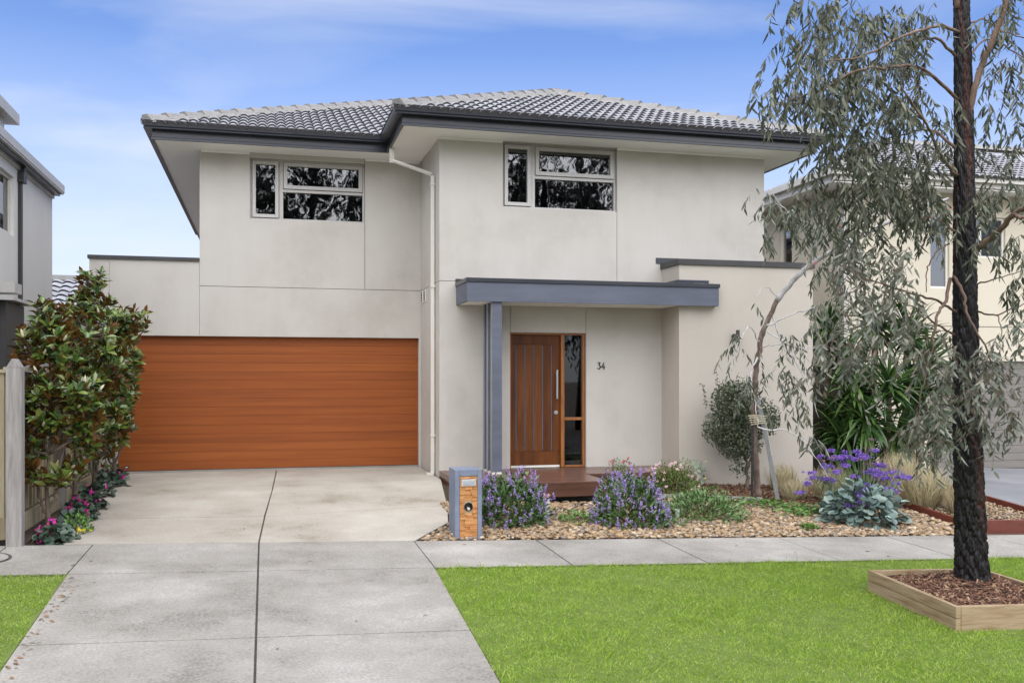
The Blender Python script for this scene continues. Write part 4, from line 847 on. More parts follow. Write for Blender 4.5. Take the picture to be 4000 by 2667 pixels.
# ------------------------------------------------------------------ bent white-limbed sapling with stakes
sap = thing('gum_sapling', 'young gum bent over to the right with white peeling limbs, tied to two stakes', 'tree', (7.04, 12.7, -.28))
S = [at(1742, 1150, 12.70), at(1737, 1060, 12.72), at(1732, 980, 12.72), at(1735, 900, 12.7), at(1738, 840, 12.65), at(1752, 765, 12.55), at(1785, 690, 12.4)]
limb(sap, S, .050, .034, m_sapbark, 'trunk', 10, .006)
S2 = [at(1785, 690, 12.4), at(1825, 640, 12.2), at(1870, 602, 12.0), at(1960, 552, 11.6), at(2060, 500, 11.2), at(2100, 480, 11.0), at(2180, 455, 10.8)]
limb(sap, S2, .040, .020, m_white_limb, 'trunk', 10, .006)
def sl_(pts, r0, r1, m=m_white_limb): return limb(sap, [at(*p_) for p_ in pts], r0, r1, m, wob=.01)
sl_([(1760, 750, 12.5), (1800, 730, 12.3), (1870, 705, 12.1), (1910, 690, 12.0)], .014, .005); sl_([(1770, 720, 12.5), (1800, 790, 12.4), (1850, 870, 12.3), (1880, 960, 12.2)], .012, .004)
sl_([(1735, 900, 12.7), (1740, 980, 12.4)], .008, .004); sl_([(1740, 820, 12.6), (1725, 860, 12.5), (1728, 930, 12.4)], .013, .006)
sl_([(1745, 790, 12.6), (1720, 750, 12.4), (1690, 800, 12.3), (1680, 850, 12.3)], .009, .004); sl_([(1740, 980, 12.4), (1830, 1000, 12.2), (1880, 1060, 12.0), (1910, 1110, 11.9)], .010, .005)
sl_([(1790, 690, 12.4), (1760, 660, 12.3), (1735, 680, 12.2)], .007, .003); sl_([(1760, 760, 12.5), (1815, 800, 12.3), (1830, 880, 12.2)], .009, .004); sl_([(1745, 800, 12.6), (1790, 790, 12.4), (1850, 800, 12.2), (1900, 790, 12.1)], .008, .004)
sl_([(1870, 602, 12.0), (1860, 540, 11.9), (1830, 490, 11.9), (1800, 480, 11.9), (1765, 430, 11.9)], .014, .004); sl_([(1960, 552, 11.6), (1930, 500, 11.5), (1880, 480, 11.5)], .012, .005)
sl_([(2060, 500, 11.2), (2110, 525, 11.1), (2180, 540, 11.0)], .016, .008); sl_([(1950, 560, 11.6), (1960, 620, 11.6), (1950, 700, 11.6)], .012, .006)
C_sap = [(1765, 450, 11.9, 22, 30, .2, 6), (1790, 480, 11.9, 30, 30, .2, 8), (1770, 540, 11.9, 20, 30, .2, 6), (1830, 500, 11.9, 40, 40, .3, 14), (1880, 520, 11.6, 40, 50, .4, 16), (1940, 540, 11.4, 60, 50, .4, 20), (1900, 620, 11.8, 50, 50, .4, 16),
         (1880, 720, 12.1, 25, 60, .3, 9), (1700, 790, 12.3, 15, 25, .15, 5), (1735, 880, 12.3, 25, 40, .15, 5), (1800, 790, 12.3, 40, 50, .3, 8), (1820, 870, 12.3, 35, 50, .3, 10), (1850, 930, 12.2, 30, 60, .25, 9), (1870, 1000, 12.1, 25, 50, .2, 6), (1735, 695, 12.2, 12, 8, .1, 1), (1890, 1090, 11.9, 20, 20, .1, 3), (1770, 850, 12.4, 30, 40, .2, 4), (2150, 480, 10.9, 50, 40, .3, 10), (2290, 450, 10.9, 40, 40, .3, 6)]
hang(sap, C_sap, .135, .028, m_gumleaf, m_white_limb, 160, .45, (7, 11))
mb = MB()
for (x, y, Y) in ((1905, 520, 11.6), (1925, 515, 11.6), (1870, 608, 11.9), (2175, 475, 10.9), (2260, 560, 10.9)):
    for _ in range(8):
        p_ = at(x + R.gauss(0, 6), y + R.gauss(0, 4), Y); mb.tube([p_, p_ + Vector((0, 0, -.012))], [.003, .010], 6)
mb.build('blossom', m_redf, sap)
st = thing('star_picket', 'thin black steel stake with pale holes beside the bent sapling', 'garden stake', tuple(at(1727, 1152, 12.62)))
sp0, sp1 = at(1727, 1152, 12.62), at(1729, 960, 12.62)
MB().tube([sp0, sp1], .021, 4).build('stake', m_black, st)
MB().tube([sp0 + Vector((-.004, -.02, .02)), sp0 + Vector((-.004, -.02, .02))+Vector((0,0,.001))], .003, 4).build('hole', m_stake, st)
for k_ in range(12):
    p_ = sp0.lerp(sp1, (k_ + .6) / 12); MB().tube([p_ + Vector((.0, -.0205, 0)), p_ + Vector((0, -.0215, 0))], .0045, 5).build('hole', m_stake, st)
g0, g1 = at(1787, 1150, 12.60), at(1741, 915, 12.60)
tag(MB().tube([g0, g0.lerp(g1, .5) + Vector((.01, 0, 0)), g1], [.034, .036, .034], 4).build('timber_stake', m_stake), 'leaning grey timber stake right of the black picket, tied with twine', 'garden stake')
tw = MB()
for k_ in range(5):
    a_ = at(1718 + 2 * k_, 955 + 5 * k_, 12.55); b_ = at(1760 - k_, 955 + 4 * k_, 12.54); tw.tube([a_, (a_ + b_) / 2 + Vector((0, -.03, .005)), b_], .005, 5); tw.tube([a_, (a_ + b_) / 2 + Vector((0, .16, .01)), b_], .005, 5)
tw.tube([at(1740, 930, 12.6), at(1746, 938, 12.52), at(1756, 935, 12.55)], .006, 5); tw.tube([at(1758, 965, 12.54), at(1765, 1000, 12.53), at(1773, 1045, 12.53)], .005, 5)
tag(tw.build('twine', m_twine), 'pale twine lashed round the sapling and both stakes', 'twine')

# ------------------------------------------------------------------ magnolias along the fence
def magnolia(label, bx, by, clusters, stems, single, nleaf=8):
    r = thing('magnolia_tree', label, 'tree', (bx, by, G(bx, by)), 'magnolias along the fence')
    base = Vector((bx, by, G(bx, by) - .02))
    MB().tube([base, base + Vector((.02, .0, .2)), base + Vector((.0, .02, .45)), base + Vector((.03, 0, .9))], [.036, .028, .020, .014], 10).build('trunk', m_magbark, r, smooth=True)
    limb(r, [base + Vector((.01, 0, .14)), base + Vector((-.07, .0, .4)), base + Vector((-.12, .02, .8)), base + Vector((-.10, .05, 1.3))], .020, .010, m_magbark, 'stem')
    limb(r, [base + Vector((.01, 0, .2)), base + Vector((.10, .0, .45)), base + Vector((.16, .02, .9)), base + Vector((.15, .05, 1.4))], .018, .009, m_magbark, 'stem')
    P = []; D = []; Nn = []; Ls = []; Ws = []; br = MB(); bud = MB()
    hub = [base + Vector((0, 0, .30)), base + Vector((.01, .02, .5)), base + Vector((.03, 0, .85))]
    for (x, y, Y, rx, ry, rY, cnt) in clusters:
        cen = at(x, y, Y); h = min(hub, key=lambda q_: (q_ - cen).length * (1 if q_.z < cen.z + .1 else 3))
        br.tube(bez([h, h.lerp(cen, .4) + Vector((R.gauss(0, .04), R.gauss(0, .04), -.04)), cen + Vector((0, 0, -.08))], 4), [.018 - .0012 * k_ for k_ in range(9)], 6, caps=False)
        for _ in range(int(cnt * 1.7)):
            v = rdir(1)[0] * N.random() ** .33; tip = at(x + v[0] * rx, y - v[2] * ry, Y + v[1] * rY)
            br.tube([cen + Vector((0, 0, -.08)), cen.lerp(tip, .55) + Vector((0, 0, -.03)), tip], [.009, .006, .004], 4, caps=False)
            ax = ((tip - cen).normalized() * .6 + Vector((R.gauss(0, .25), R.gauss(0, .25), .75))).normalized()
            s = ax.cross(Vector((1, 0, .1))).normalized(); w = ax.cross(s)
            young = R.random() < .25
            for k_ in range(nleaf + R.randint(-1, 4)):
                a_ = k_ * 2.4 + R.gauss(0, .2); el = R.uniform(.15, 1.0) if not young else R.uniform(.7, 1.3); dr = (s * math.cos(a_) + w * math.sin(a_)) * math.cos(el) + ax * math.sin(el)
                P.append(tip - ax * R.uniform(0, .10) + dr * .01); D.append(dr); Nn.append(ax + Vector((R.gauss(0, .2), R.gauss(0, .2), R.gauss(0, .2)))); Ls.append(R.uniform(.085, .15)); Ws.append(R.uniform(.042, .064))
            if R.random() < .05: bud.tube([tip, tip + ax * .03, tip + ax * .07, tip + ax * .10], [.006, .016, .013, .002], 6)
    stuff(br.build('branches', m_magbark, r))
    if bud.V: bud.build('flower_bud', m_bud, r)
    # frames() gives z = cross(x,y) with x = y x N; flip so that the green face points along N
    leaves(r, np.array(P), np.array(D), np.array(Nn, float), np.array(Ls), np.array(Ws), T_OVAL, m_mag, single)
magnolia('nearest magnolia, left by the tall fence post, with rusty new leaves on top', -2.30, 11.35,
         [(110, 740, 11.5, 60, 55, .35, 24), (75, 800, 11.4, 45, 40, .3, 12), (150, 800, 11.4, 60, 50, .35, 22), (110, 880, 11.3, 60, 40, .3, 14), (170, 900, 11.3, 70, 45, .35, 22), (110, 960, 11.3, 50, 40, .25, 12), (170, 990, 11.3, 50, 35, .25, 10), (125, 1095, 11.3, 40, 24, .2, 9), (75, 1080, 11.2, 20, 25, .12, 4), (165, 1060, 11.5, 30, 25, .2, 6), (75, 1010, 11.3, 28, 40, .2, 7), (62, 930, 11.3, 20, 40, .15, 5), (210, 960, 11.4, 30, 40, .2, 8)], 0, 280)
magnolia('second magnolia from the street, standing between its neighbours', -2.30, 12.9,
         [(200, 760, 12.7, 70, 60, .4, 28), (240, 840, 12.7, 65, 60, .4, 28), (190, 880, 12.6, 60, 50, .35, 20), (230, 940, 12.6, 60, 50, .35, 20), (190, 1010, 12.6, 45, 40, .3, 12)], 0, 250)
magnolia('tallest magnolia with a pointed crown reaching the garage parapet', -2.30, 14.3,
         [(208, 655, 14.3, 38, 40, .3, 14), (205, 700, 14.3, 60, 40, .35, 22), (250, 740, 14.1, 70, 45, .4, 26), (175, 740, 14.2, 45, 40, .3, 12), (300, 730, 14.1, 45, 30, .3, 12), (270, 820, 14.0, 60, 60, .4, 28), (260, 900, 14.0, 55, 60, .4, 26), (270, 980, 14.0, 40, 45, .3, 16), (240, 1030, 14.0, 35, 40, .25, 10)], 0, 230)
magnolia('rearmost magnolia, darkest, beside the left end of the garage door', -2.20, 15.4,
         [(290, 760, 15.3, 45, 50, .35, 16), (295, 850, 15.2, 35, 50, .35, 16), (275, 930, 15.2, 35, 50, .3, 14), (270, 1000, 15.2, 28, 35, .25, 8)], 0, 120)

# ------------------------------------------------------------------ generic bush builder
def dome(n, c, r, shell=.55):
    v = rdir(n, -.25, 1); k_ = (shell + (1 - shell) * N.random(n))[:, None]; lump = (1 + .18 * np.sin(v[:, 0] * 5 + c[0]) * np.cos(v[:, 1] * 6 + c[1]))[:, None]
    return np.array(c) + v * k_ * lump * np.array(r), v
def bush(name, label, cat, c, r, n, L_, W_, tm, m, single=0, up=.4, stems=14, stem_m=None, group=None, droop=0.0):
    root = thing(name, label, cat, (c[0], c[1], G(c[0], c[1])), group)
    P, v = dome(n, c, r); D = v + rdir(n) * .8 + np.array([0, 0, up]); Nn = v + np.array([0, 0, .8]) + rdir(n) * .5
    leaves(root, P, D, Nn, N.uniform(.65, 1.3, n) * L_, N.uniform(.7, 1.25, n) * W_, tm, m, single)
    mb = MB(); b = Vector((c[0], c[1], G(c[0], c[1]) - .01))
    for _ in range(stems):
        q_ = P[N.integers(n)]; mb.tube([b + Vector((R.gauss(0, .02), R.gauss(0, .02), 0)), b.lerp(Vector(q_), .5) + Vector((0, 0, .04)), Vector(q_)], [.006, .004, .002], 4, caps=False)
    if stems: stuff(mb.build('stems', stem_m or m_twig, root))
    return root
def flowers(root, pts, nper, rad, pl_, pw, m, name='flower', up=(0, 0, 1), length=0.0, single=0):
    """each flower or flower spike: petals round a point or along a short upright stem"""
    Ps = []; Ds = []; Ns = []
    for p_ in pts:
        ax = np.array(up, float) + rdir(1)[0] * .35; ax /= np.linalg.norm(ax); d = rdir(nper)
        t_ = N.random(nper)[:, None] * length; rr = rad * (1 - .5 * (t_ / length if length else 0))
        Ps.append(np.array(p_) + ax * t_ + d * rr * N.random((nper, 1))); Ds.append(d + ax * .6); Ns.append(rdir(nper))
    P = np.concatenate(Ps); D = np.concatenate(Ds); Nn = np.concatenate(Ns)
    o = merged(name, [(P, D, Nn, N.uniform(.7, 1.3, len(P)) * pl_, np.full(len(P), pw), T_PET)], m, root); return stuff(o)
def cz(x, y, dz=0): return (x, y, G(x, y) + dz)
# purple-flowering bushes
for lab, c, r in (('purple-flowered bush right beside the letterbox', (2.93, 11.45), (.52, .42, .52)), ('purple-flowered bush in front of the deck, further from the letterbox', (4.46, 11.35), (.50, .42, .54))):
    rt = bush('flowering_bush', lab, 'bush', cz(*c, .06), r, 2300, .070, .030, T_OVAL, m_lavleaf, 160, group='purple-flowered bushes')
    P, v = dome(150, cz(*c, .07), (r[0] * 1.04, r[1] * 1.04, r[2] * 1.06), .88)
    flowers(rt, P, 30, .019, .015, .013, m_lav, length=.10)
    P, v = dome(90, cz(*c, .07), (r[0] * 1.1, r[1] * 1.1, r[2] * .8), .9); flowers(rt, P, 20, .022, .012, .010, m_lav, length=.03)
rt = bush('daisy_bush', 'low bush with small red and orange daisies at the deck edge', 'bush', cz(5.03, 13.15, .05), (.26, .2, .46), 1300, .036, .012, T_GUM, m_lavleaf)
P, v = dome(24, cz(5.03, 13.12, .04), (.29, .23, .50), .97); flowers(rt, P, 12, .017, .018, .013, m_redf)
rt = bush('daisy_bush', 'rounded bush dotted with pale pink daisies against the wing wall', 'bush', cz(5.92, 13.2, .0), (.42, .36, .47), 3400, .042, .014, T_GUM, m_olive)
P, v = dome(60, cz(5.88, 13.16, .02), (.45, .40, .51), .97); flowers(rt, P, 14, .02, .02, .014, m_pink)
rt = bush('low_bush', 'spreading low green bush with tiny mauve spikes at the path edge', 'bush', cz(5.62, 11.7, -.02), (.62, .45, .38), 3000, .062, .020, T_GUM, m_lowleaf, 140)
P, v = dome(46, cz(5.62, 11.65, -.02), (.66, .48, .30), .95); flowers(rt, P, 16, .008, .009, .006, m_purold, length=.07)
flowers(rt, [at(1619, 1098, 11.8)], 8, .01, .016, .012, m_yel)
rt = bush('seedling_bush', 'sparse small green plant between the two purple bushes', 'bush', cz(3.78, 11.45, -.02), (.26, .22, .17), 420, .045, .02, T_GUM, m_green)
rt = bush('seedling_bush', 'trailing low plant with tiny mauve flowers in front of the second purple bush', 'bush', cz(4.95, 11.25, -.02), (.25, .2, .15), 300, .045, .018, T_GUM, m_lowleaf)
P, v = dome(10, cz(4.95, 11.25, 0), (.25, .2, .16), .9); flowers(rt, P, 12, .014, .011, .009, m_lav)
rt = bush('rosette_plant', 'small round green plant on the pebbles near the path', 'plant', cz(6.78, 10.98, -.01), (.12, .1, .09), 130, .055, .03, T_OVAL, m_green, 60, stems=0)
def cover(label, pts, sig, n):
    rt = thing('ground_cover', label, 'ground cover', cz(*pts[0]))
    i_ = N.integers(len(pts), size=n); base = np.array(pts)[i_]; X = base[:, 0] + N.normal(0, sig, n); Y = base[:, 1] + N.normal(0, sig * .7, n)
    P = np.stack([X, Y, np.array([G(a_, b_) for a_, b_ in zip(X, Y)]) + N.uniform(.02, .10, n)], 1); D = rdir(n, -.2, .5); Nn = rdir(n, .5, 1)
    leaves(rt, P, D, Nn, N.uniform(.04, .075, n), N.uniform(.02, .034, n), T_OVAL, m_green, 60); return rt
cover('strawberry-like green ground cover between the stakes and the violet-flowered plant', [(7.0, 12.2), (7.3, 12.0), (7.1, 11.7), (7.5, 11.8), (6.7, 12.35)], .17, 900)
# dark standard shrub behind the sapling
shr = thing('dark_shrub', 'dark small-leaved shrub on one stem against the wing wall', 'shrub', (7.25, 13.45, -.17))
limb(shr, [(7.25, 13.45, -.2), (7.23, 13.45, .1), (7.15, 13.42, .5), (7.1, 13.42, 1.0)], .035, .012, m_magbark, 'stem')
limb(shr, [(7.23, 13.45, .1), (7.35, 13.4, .5), (7.5, 13.4, .9)], .02, .008, m_magbark, 'stem'); limb(shr, [(7.2, 13.45, .3), (6.95, 13.4, .7), (6.8, 13.4, .95)], .02, .008, m_magbark, 'stem')
Ps = []
for (x, y, rx, ry, n) in ((1690, 925, 62, 50, 2600), (1740, 960, 55, 50, 1900), (1660, 985, 50, 45, 1700), (1700, 1020, 55, 40, 1800), (1700, 1075, 30, 22, 160), (1670, 900, 28, 30, 250), (1765, 970, 30, 20, 220), (1720, 880, 25, 18, 120)):
    v = rdir(n) * (N.random(n) ** .4)[:, None]; Ps += [at(x + a_[0] * rx, y - a_[2] * ry, 13.35 + a_[1] * .3) for a_ in v]
for (x, y) in ((1641, 850), (1693, 862), (1612, 880), (1725, 880)):
    for k_ in range(34): Ps.append(at(x + (k_ / 34) * 12 + R.gauss(0, 2.2), y + k_ * 1.7, 13.35 + R.gauss(0, .03)))
Ps = np.array(Ps); n = len(Ps); leaves(shr, Ps, rdir(n) + np.array([0, 0, .3]), rdir(n), N.uniform(.028, .052, n), N.uniform(.018, .028, n), T_OVAL, m_shrub, 0)
# pale mallow
ml = thing('mallow_plant', 'small pale round-leaved plant against the wing wall', 'plant', cz(6.5, 13.6)); MB().tube([cz(6.5, 13.6), (6.51, 13.6, .05), (6.53, 13.58, .25)], [.006, .005, .003], 5).build('stem', m_green, ml)
Pm = np.array([(6.5 + R.gauss(0, .08), 13.6 + R.gauss(0, .05), R.uniform(-.1, .27)) for _ in range(34)]); leaves(ml, Pm, rdir(34, -.3, .5), rdir(34, .2, 1) + np.array([0, -1, 0]), N.uniform(.05, .085, 34), N.uniform(.05, .08, 34), T_ROUND, m_pale, 34)
# statice: big blue-grey leaves and violet heads
stc = thing('statice_plant', 'large blue-grey leaved plant with violet papery flower heads', 'plant', cz(7.85, 11.3))
P, v = dome(520, cz(7.80, 11.35, .02), (.56, .45, .47), .62); n = len(P)
leaves(stc, P, v * .8 + rdir(n) * .5 + np.array([0, 0, -.15]), v + np.array([0, 0, .6]) + rdir(n) * .3, N.uniform(.08, .15, n), N.uniform(.08, .14, n), T_ROUND, m_stat, 260)
heads = [(1885, 1058, 12.0), (1905, 1072, 12.0), (1862, 1085, 11.9), (1856, 1110, 11.8), (1930, 1080, 11.9), (1918, 1052, 12.1), (1945, 1068, 11.7), (1975, 1045, 12.1), (1985, 1055, 11.9), (1995, 1085, 11.8), (2012, 1092, 11.6), (2030, 1070, 11.9), (2048, 1078, 11.8), (2062, 1084, 11.9), (2075, 1095, 11.8), (2040, 1098, 11.7), (2020, 1110, 11.6), (1975, 1140, 11.2), (1985, 1160, 11.2), (1955, 1052, 12.2), (2005, 1070, 12.1), (1990, 1125, 11.3), (2025, 1125, 11.4), (1935, 1050, 12.2), (2055, 1105, 11.7), (2045, 1122, 11.4), (1900, 1100, 11.7), (1960, 1095, 11.5), (2000, 1030, 12.2), (1912, 1035, 12.2)]
fl = MB(); Hp = []; Ho = []; c0 = Vector(cz(7.85, 11.35))
for i, h in enumerate(heads + [(x + R.gauss(0, 14), y + R.gauss(0, 10), Y) for x, y, Y in heads + heads]):
    p_ = at(*h); fl.tube([c0.lerp(p_, .15), c0.lerp(p_, .6) + Vector((0, 0, .08)), p_], [.005, .004, .003], 4, caps=False); tl = R.uniform(-.5, .5)
    for _ in range(9):
        q_ = p_ + Vector((R.gauss(0, .032), R.gauss(0, .032), R.gauss(0, .006) + tl * R.uniform(-.03, .03))); (Hp if i % 4 else Ho).append(tuple(q_))
stuff(fl.build('stems', m_lavleaf, stc)); flowers(stc, Hp, 16, .020, .021, .015, m_pur, 'flower_head'); flowers(stc, Ho, 9, .013, .014, .008, m_purold, 'flower_head')
# grass clumps
def clump(label, c, r, h, n, m=m_dry):
    rt = thing('grass_clump', label, 'ornamental grass', cz(*c), 'dry grass clumps')
    a_ = N.uniform(0, 6.28, n); rr = np.sqrt(N.random(n)) * r * .35; P = np.stack([c[0] + rr * np.cos(a_), c[1] + rr * np.sin(a_), np.full(n, G(*c))], 1)
    D = np.stack([np.cos(a_) * N.uniform(.05, .9, n) * r / h * 1.2, np.sin(a_) * N.uniform(.05, .9, n) * r / h * 1.2, np.ones(n)], 1) + rdir(n) * .18
    o = merged('blades', [(P, D, np.stack([np.cos(a_), np.sin(a_), np.full(n, .6)], 1) + rdir(n) * .2, N.uniform(.55, 1.15, n) * h, N.uniform(.005, .009, n), T_ARC)], m, rt); stuff(o); return rt
clump('straw-coloured grass tuft right of the leaning stake, nearest the mulch', (7.62, 12.75), .30, .30, 1100); clump('taller dry grass clump against the corner of the wing wall', (7.75, 13.3), .3, .42, 900)
clump('dry grass clump behind the violet-flowered plant', (8.15, 12.6), .4, .5, 1300); clump('large straw grass mound inside the red timber edging', (9.35, 12.1), .50, .62, 2200); clump('green tinged grass mound left of the black trunk at the edging', (9.55, 11.5), .36, .5, 1200)
clump('far dry grass clump beside the neighbour driveway', (9.9, 13.4), .4, .6, 1300)
# yucca
yuc = thing('yucca', 'big dark green yucca thicket with sword leaves beside the wing', 'yucca', (10.2, 14.8, -.2))
P = []; D = []; Nn = []; Ls = []; tk = MB()
for (x, y, Y, n, L_) in [(a1_, a2_, a3_, int(a4_ * 1.4), a5_ * 1.05) for a1_, a2_, a3_, a4_, a5_ in ((1990, 950, 14.0, 80, .72), (2100, 900, 14.4, 80, .75), (2085, 760, 14.9, 75, .75), (1945, 830, 14.8, 75, .7), (2010, 740, 15.2, 60, .7), (2060, 1000, 14.2, 70, .65), (1920, 960, 14.6, 70, .65), (1980, 1040, 14.3, 55, .6), (2150, 980, 14.8, 55, .7), (1900, 760, 15.0, 55, .6), (1960, 890, 14.3, 55, .65), (2130, 820, 14.6, 60, .7), (1935, 1000, 14.2, 50, .6), (2040, 880, 14.0, 60, .7))]:
    c = at(x, y, Y); tk.tube([(c.x + R.gauss(0, .1), c.y + .1, -.3), (c.x, c.y, c.z - .5), c], [.07, .06, .05], 8)
    d = rdir(n, -.75, .95); P.append(np.array(c) + d * .05 + np.stack([np.zeros(n), np.zeros(n), N.uniform(-.22, .08, n)], 1)); D.append(d); Nn.append(np.tile([0, 0, 1.], (n, 1)) + rdir(n) * .15); Ls.append(N.uniform(.7, 1.1, n) * L_)
tk.build('trunk', m_magbark, yuc); P = np.concatenate(P); D = np.concatenate(D); Nn = np.concatenate(Nn); Ls = np.concatenate(Ls); leaves(yuc, P, D, Nn, Ls, N.uniform(.048, .066, len(P)), T_SWORD, m_yuc, 300)
# cyclamens along the fence
for i, (lab, x, y, r_) in enumerate((('dark leaved cyclamen with hot pink flowers, nearest the path', -2.12, 10.82, .17), ('cyclamen with magenta flowers under the first magnolia', -2.08, 11.9, .19), ('cyclamen with crimson flowers between the second and third magnolias', -2.1, 12.6, .2), ('leafy cyclamen with few pink flowers by the third magnolia', -2.13, 13.5, .2), ('cyclamen with one red flower near the garage door', -2.12, 14.6, .2), ('small dark plant at the garage door corner', -2.2, 15.5, .18))):
    rt = bush('cyclamen', lab, 'flower', cz(x, y, .0), (r_ * 1.1, r_ * 1.15, .17), 150, .07, .075, T_ROUND, m_cyc, 50, up=-.3, stems=0, group='cyclamens along the fence')
    P, v = dome(10 if i < 3 else 4, cz(x, y, .02), (r_, r_, .19), .9); flowers(rt, P, 7, .02, .034, .024, m_mag_f)
rt = bush('parsley_plant', 'bright green leafy plant with yellow flowers among the cyclamens', 'plant', cz(-1.98, 11.25, 0), (.17, .17, .2), 420, .035, .022, T_OVAL, m_green, 0, stems=6)
flowers(rt, [cz(-1.9 + R.gauss(0, .05), 11.08 + R.gauss(0, .03), R.uniform(.03, .06)) for _ in range(10)], 8, .014, .016, .014, m_yel)

# ------------------------------------------------------------------ small garden things
t1 = thing('tree_guard', 'white plastic sleeve with a pink top beside the first purple bush', 'plant sleeve', cz(3.42, 11.5)); MB().tube([cz(3.40, 11.5, -.02), cz(3.41, 11.5, .28)], .045, 12).build('sleeve', m_plastic, t1)
flowers(t1, [cz(3.39, 11.5, .31), cz(3.42, 11.5, .3)], 12, .03, .03, .03, m_pink)
tag(MB().box(5.02, 5.075, 11.95, 11.965, G(5.05, 11.95), G(5.05, 11.95) + .22).build('plant_marker', m_plastic), 'white upright plant marker at the edge of the mulch', 'marker')
p_ = at(1556, 1172, 11.6)
tag(MB().tube([(p_.x, p_.y, G(p_.x, p_.y)), (p_.x, p_.y, p_.z - .03)], .026, 14).tube([(p_.x, p_.y, p_.z - .03), (p_.x, p_.y, p_.z + .02)], .034, 16).build('drain_cap', m_plastic), 'short white capped pipe standing in the pebbles left of the low bush', 'pipe')
tag(MB().hexa([(4.9, 12.88, -.2), (7.0, 12.56, -.3), (7.0, 12.59, -.3), (4.9, 12.91, -.2), (4.9, 12.88, -.10), (7.0, 12.56, -.20), (7.0, 12.59, -.2), (4.9, 12.91, -.10)]).build('garden_edging', m_weathered), 'low weathered timber edging between pebbles and mulch', 'edging')
be = thing('timber_edging', 'dark red timber edging boards boxing the pebbles beside the neighbour driveway', 'edging', (10, 11.5, -.5))
def edge_b(p0, p1, h, w=.05):
    p0, p1 = Vector((*p0, 0)), Vector((*p1, 0)); d = (p1 - p0).normalized(); n_ = Vector((-d.y, d.x, 0)) * w; c = [p0, p1, p1 + n_, p0 + n_]
    MB().hexa([(v.x, v.y, G(v.x, v.y) - .05) for v in c] + [(v.x, v.y, G(v.x, v.y) + h) for v in c]).build('board', m_red, be, bevel=.003)
edge_b((9.10, 13.6), (9.14, 10.80), .10); edge_b((9.14, 10.75), (13.2, 10.75), .16); edge_b((10.78, 13.6), (10.78, 10.80), .13)
# a few fallen leaves and twigs on the concrete
fr = []
for i in range(120):
    if i < 16: x, y = R.uniform(-1.9, 1.4), R.uniform(5.8, 13)
    elif i < 96: x, y = -1.66 + (9.26 - (yq := R.uniform(6.0, 9.25))) * .03 + abs(R.gauss(0, .05)), yq
    else: x, y = R.uniform(1.8, 9), R.uniform(9.3, 10.6)
    fr.append((x, y, G(x, y) + .008))
P = np.array(fr); n = len(P); o = merged('fallen_leaves', [(P, rdir(n, -.05, .1), rdir(n, .8, 1), N.uniform(.02, .07, n), N.uniform(.006, .022, n), T_GUM)], m_fleaf); stuff(o); o['label'] = 'scattered dry brown leaves on the concrete'; o['category'] = 'leaves'

# ------------------------------------------------------------------ house at left
lh = thing('neighbour_house', 'tall pale grey rendered house at the left edge with a black downpipe', 'house', (-6, 16, 0))
MB().box(-9, -3.9, 16.9, 19.76, 0, 5.02).box(-9, -3.9, 8, 16.05, 0, 5.02).box(-9, -3.9, 16.05, 16.9, 0, 3.8).box(-9, -3.9, 16.05, 16.9, 4.75, 5.02).build('wall', m_greywall, lh)
MB().box(-3.905, -3.899, 17.38, 17.39, 0, 5).box(-3.905, -3.899, 8, 19.7, 2.43, 2.44).build('wall_joint', m_joint, lh)
wd = MB().box(-4.0, -3.95, 16.05, 16.9, 3.8, 3.85).box(-4.0, -3.95, 16.84, 16.9, 3.85, 4.75).box(-4.0, -3.95, 16.05, 16.84, 4.70, 4.75).build('window', m_white, lh)
MB().box(-4.0, -3.98, 16.05, 16.84, 3.85, 4.70).build('pane', m_glass3, wd); MB().box(-4.2, -4.1, 16.0, 16.9, 3.8, 4.75).build('blind', m_white, wd)
MB().box(-3.94, -3.71, 8, 19.85, 5.02, 5.05).box(-3.76, -3.70, 8, 19.86, 5.05, 5.19).box(-3.899, -3.86, 8, 19.77, 4.92, 5.02).build('gutter', m_alum, lh, bevel=.004)
MB().box(-3.86, -3.765, 8, 19.8, 4.98, 5.018).build('soffit', m_char, lh)
MB().poly([(-3.72, 8, 5.19), (-3.72, 19.86, 5.19), (-8, 19.86, 6.2), (-8, 8, 6.2)]).build('roof', m_tile, lh)
MB().box(-3.895, -3.845, 17.14, 17.24, 0, 4.74).box(-3.9, -3.80, 17.10, 17.30, 4.72, 4.88).box(-3.87, -3.80, 17.15, 17.25, 4.88, 5.03).build('downpipe', m_cap, lh)
MB().box(-8, -3.66, 8, 16.2, 5.42, 5.58).box(-8, -3.78, 8, 15.8, 5.19, 5.42).build('upper_eave', m_alum, lh)
sh = thing('dark_shed', 'charcoal shed with a small pale metal roof at the left edge', 'shed', (-4.4, 14.3, 0))
MB().box(-5.6, -3.33, 14.0, 15.0, 0, 2.55).build('wall', m_cap, sh)
MB().hexa([(-5.6, 13.85, 2.60), (-3.20, 13.85, 2.56), (-3.20, 15.1, 2.56), (-5.6, 15.1, 2.60), (-5.6, 13.85, 2.80), (-3.20, 13.85, 2.60), (-3.20, 15.1, 2.60), (-5.6, 15.1, 2.80)]).build('roof', m_alum, sh)
MB().box(-3.42, -3.38, 13.84, 13.86, 2.38, 2.56).build('hook', m_cap, sh)
MB().box(-5.6, -3.36, 14.6, 15.0, 2.72, 2.86).build('capping', m_alum, sh)
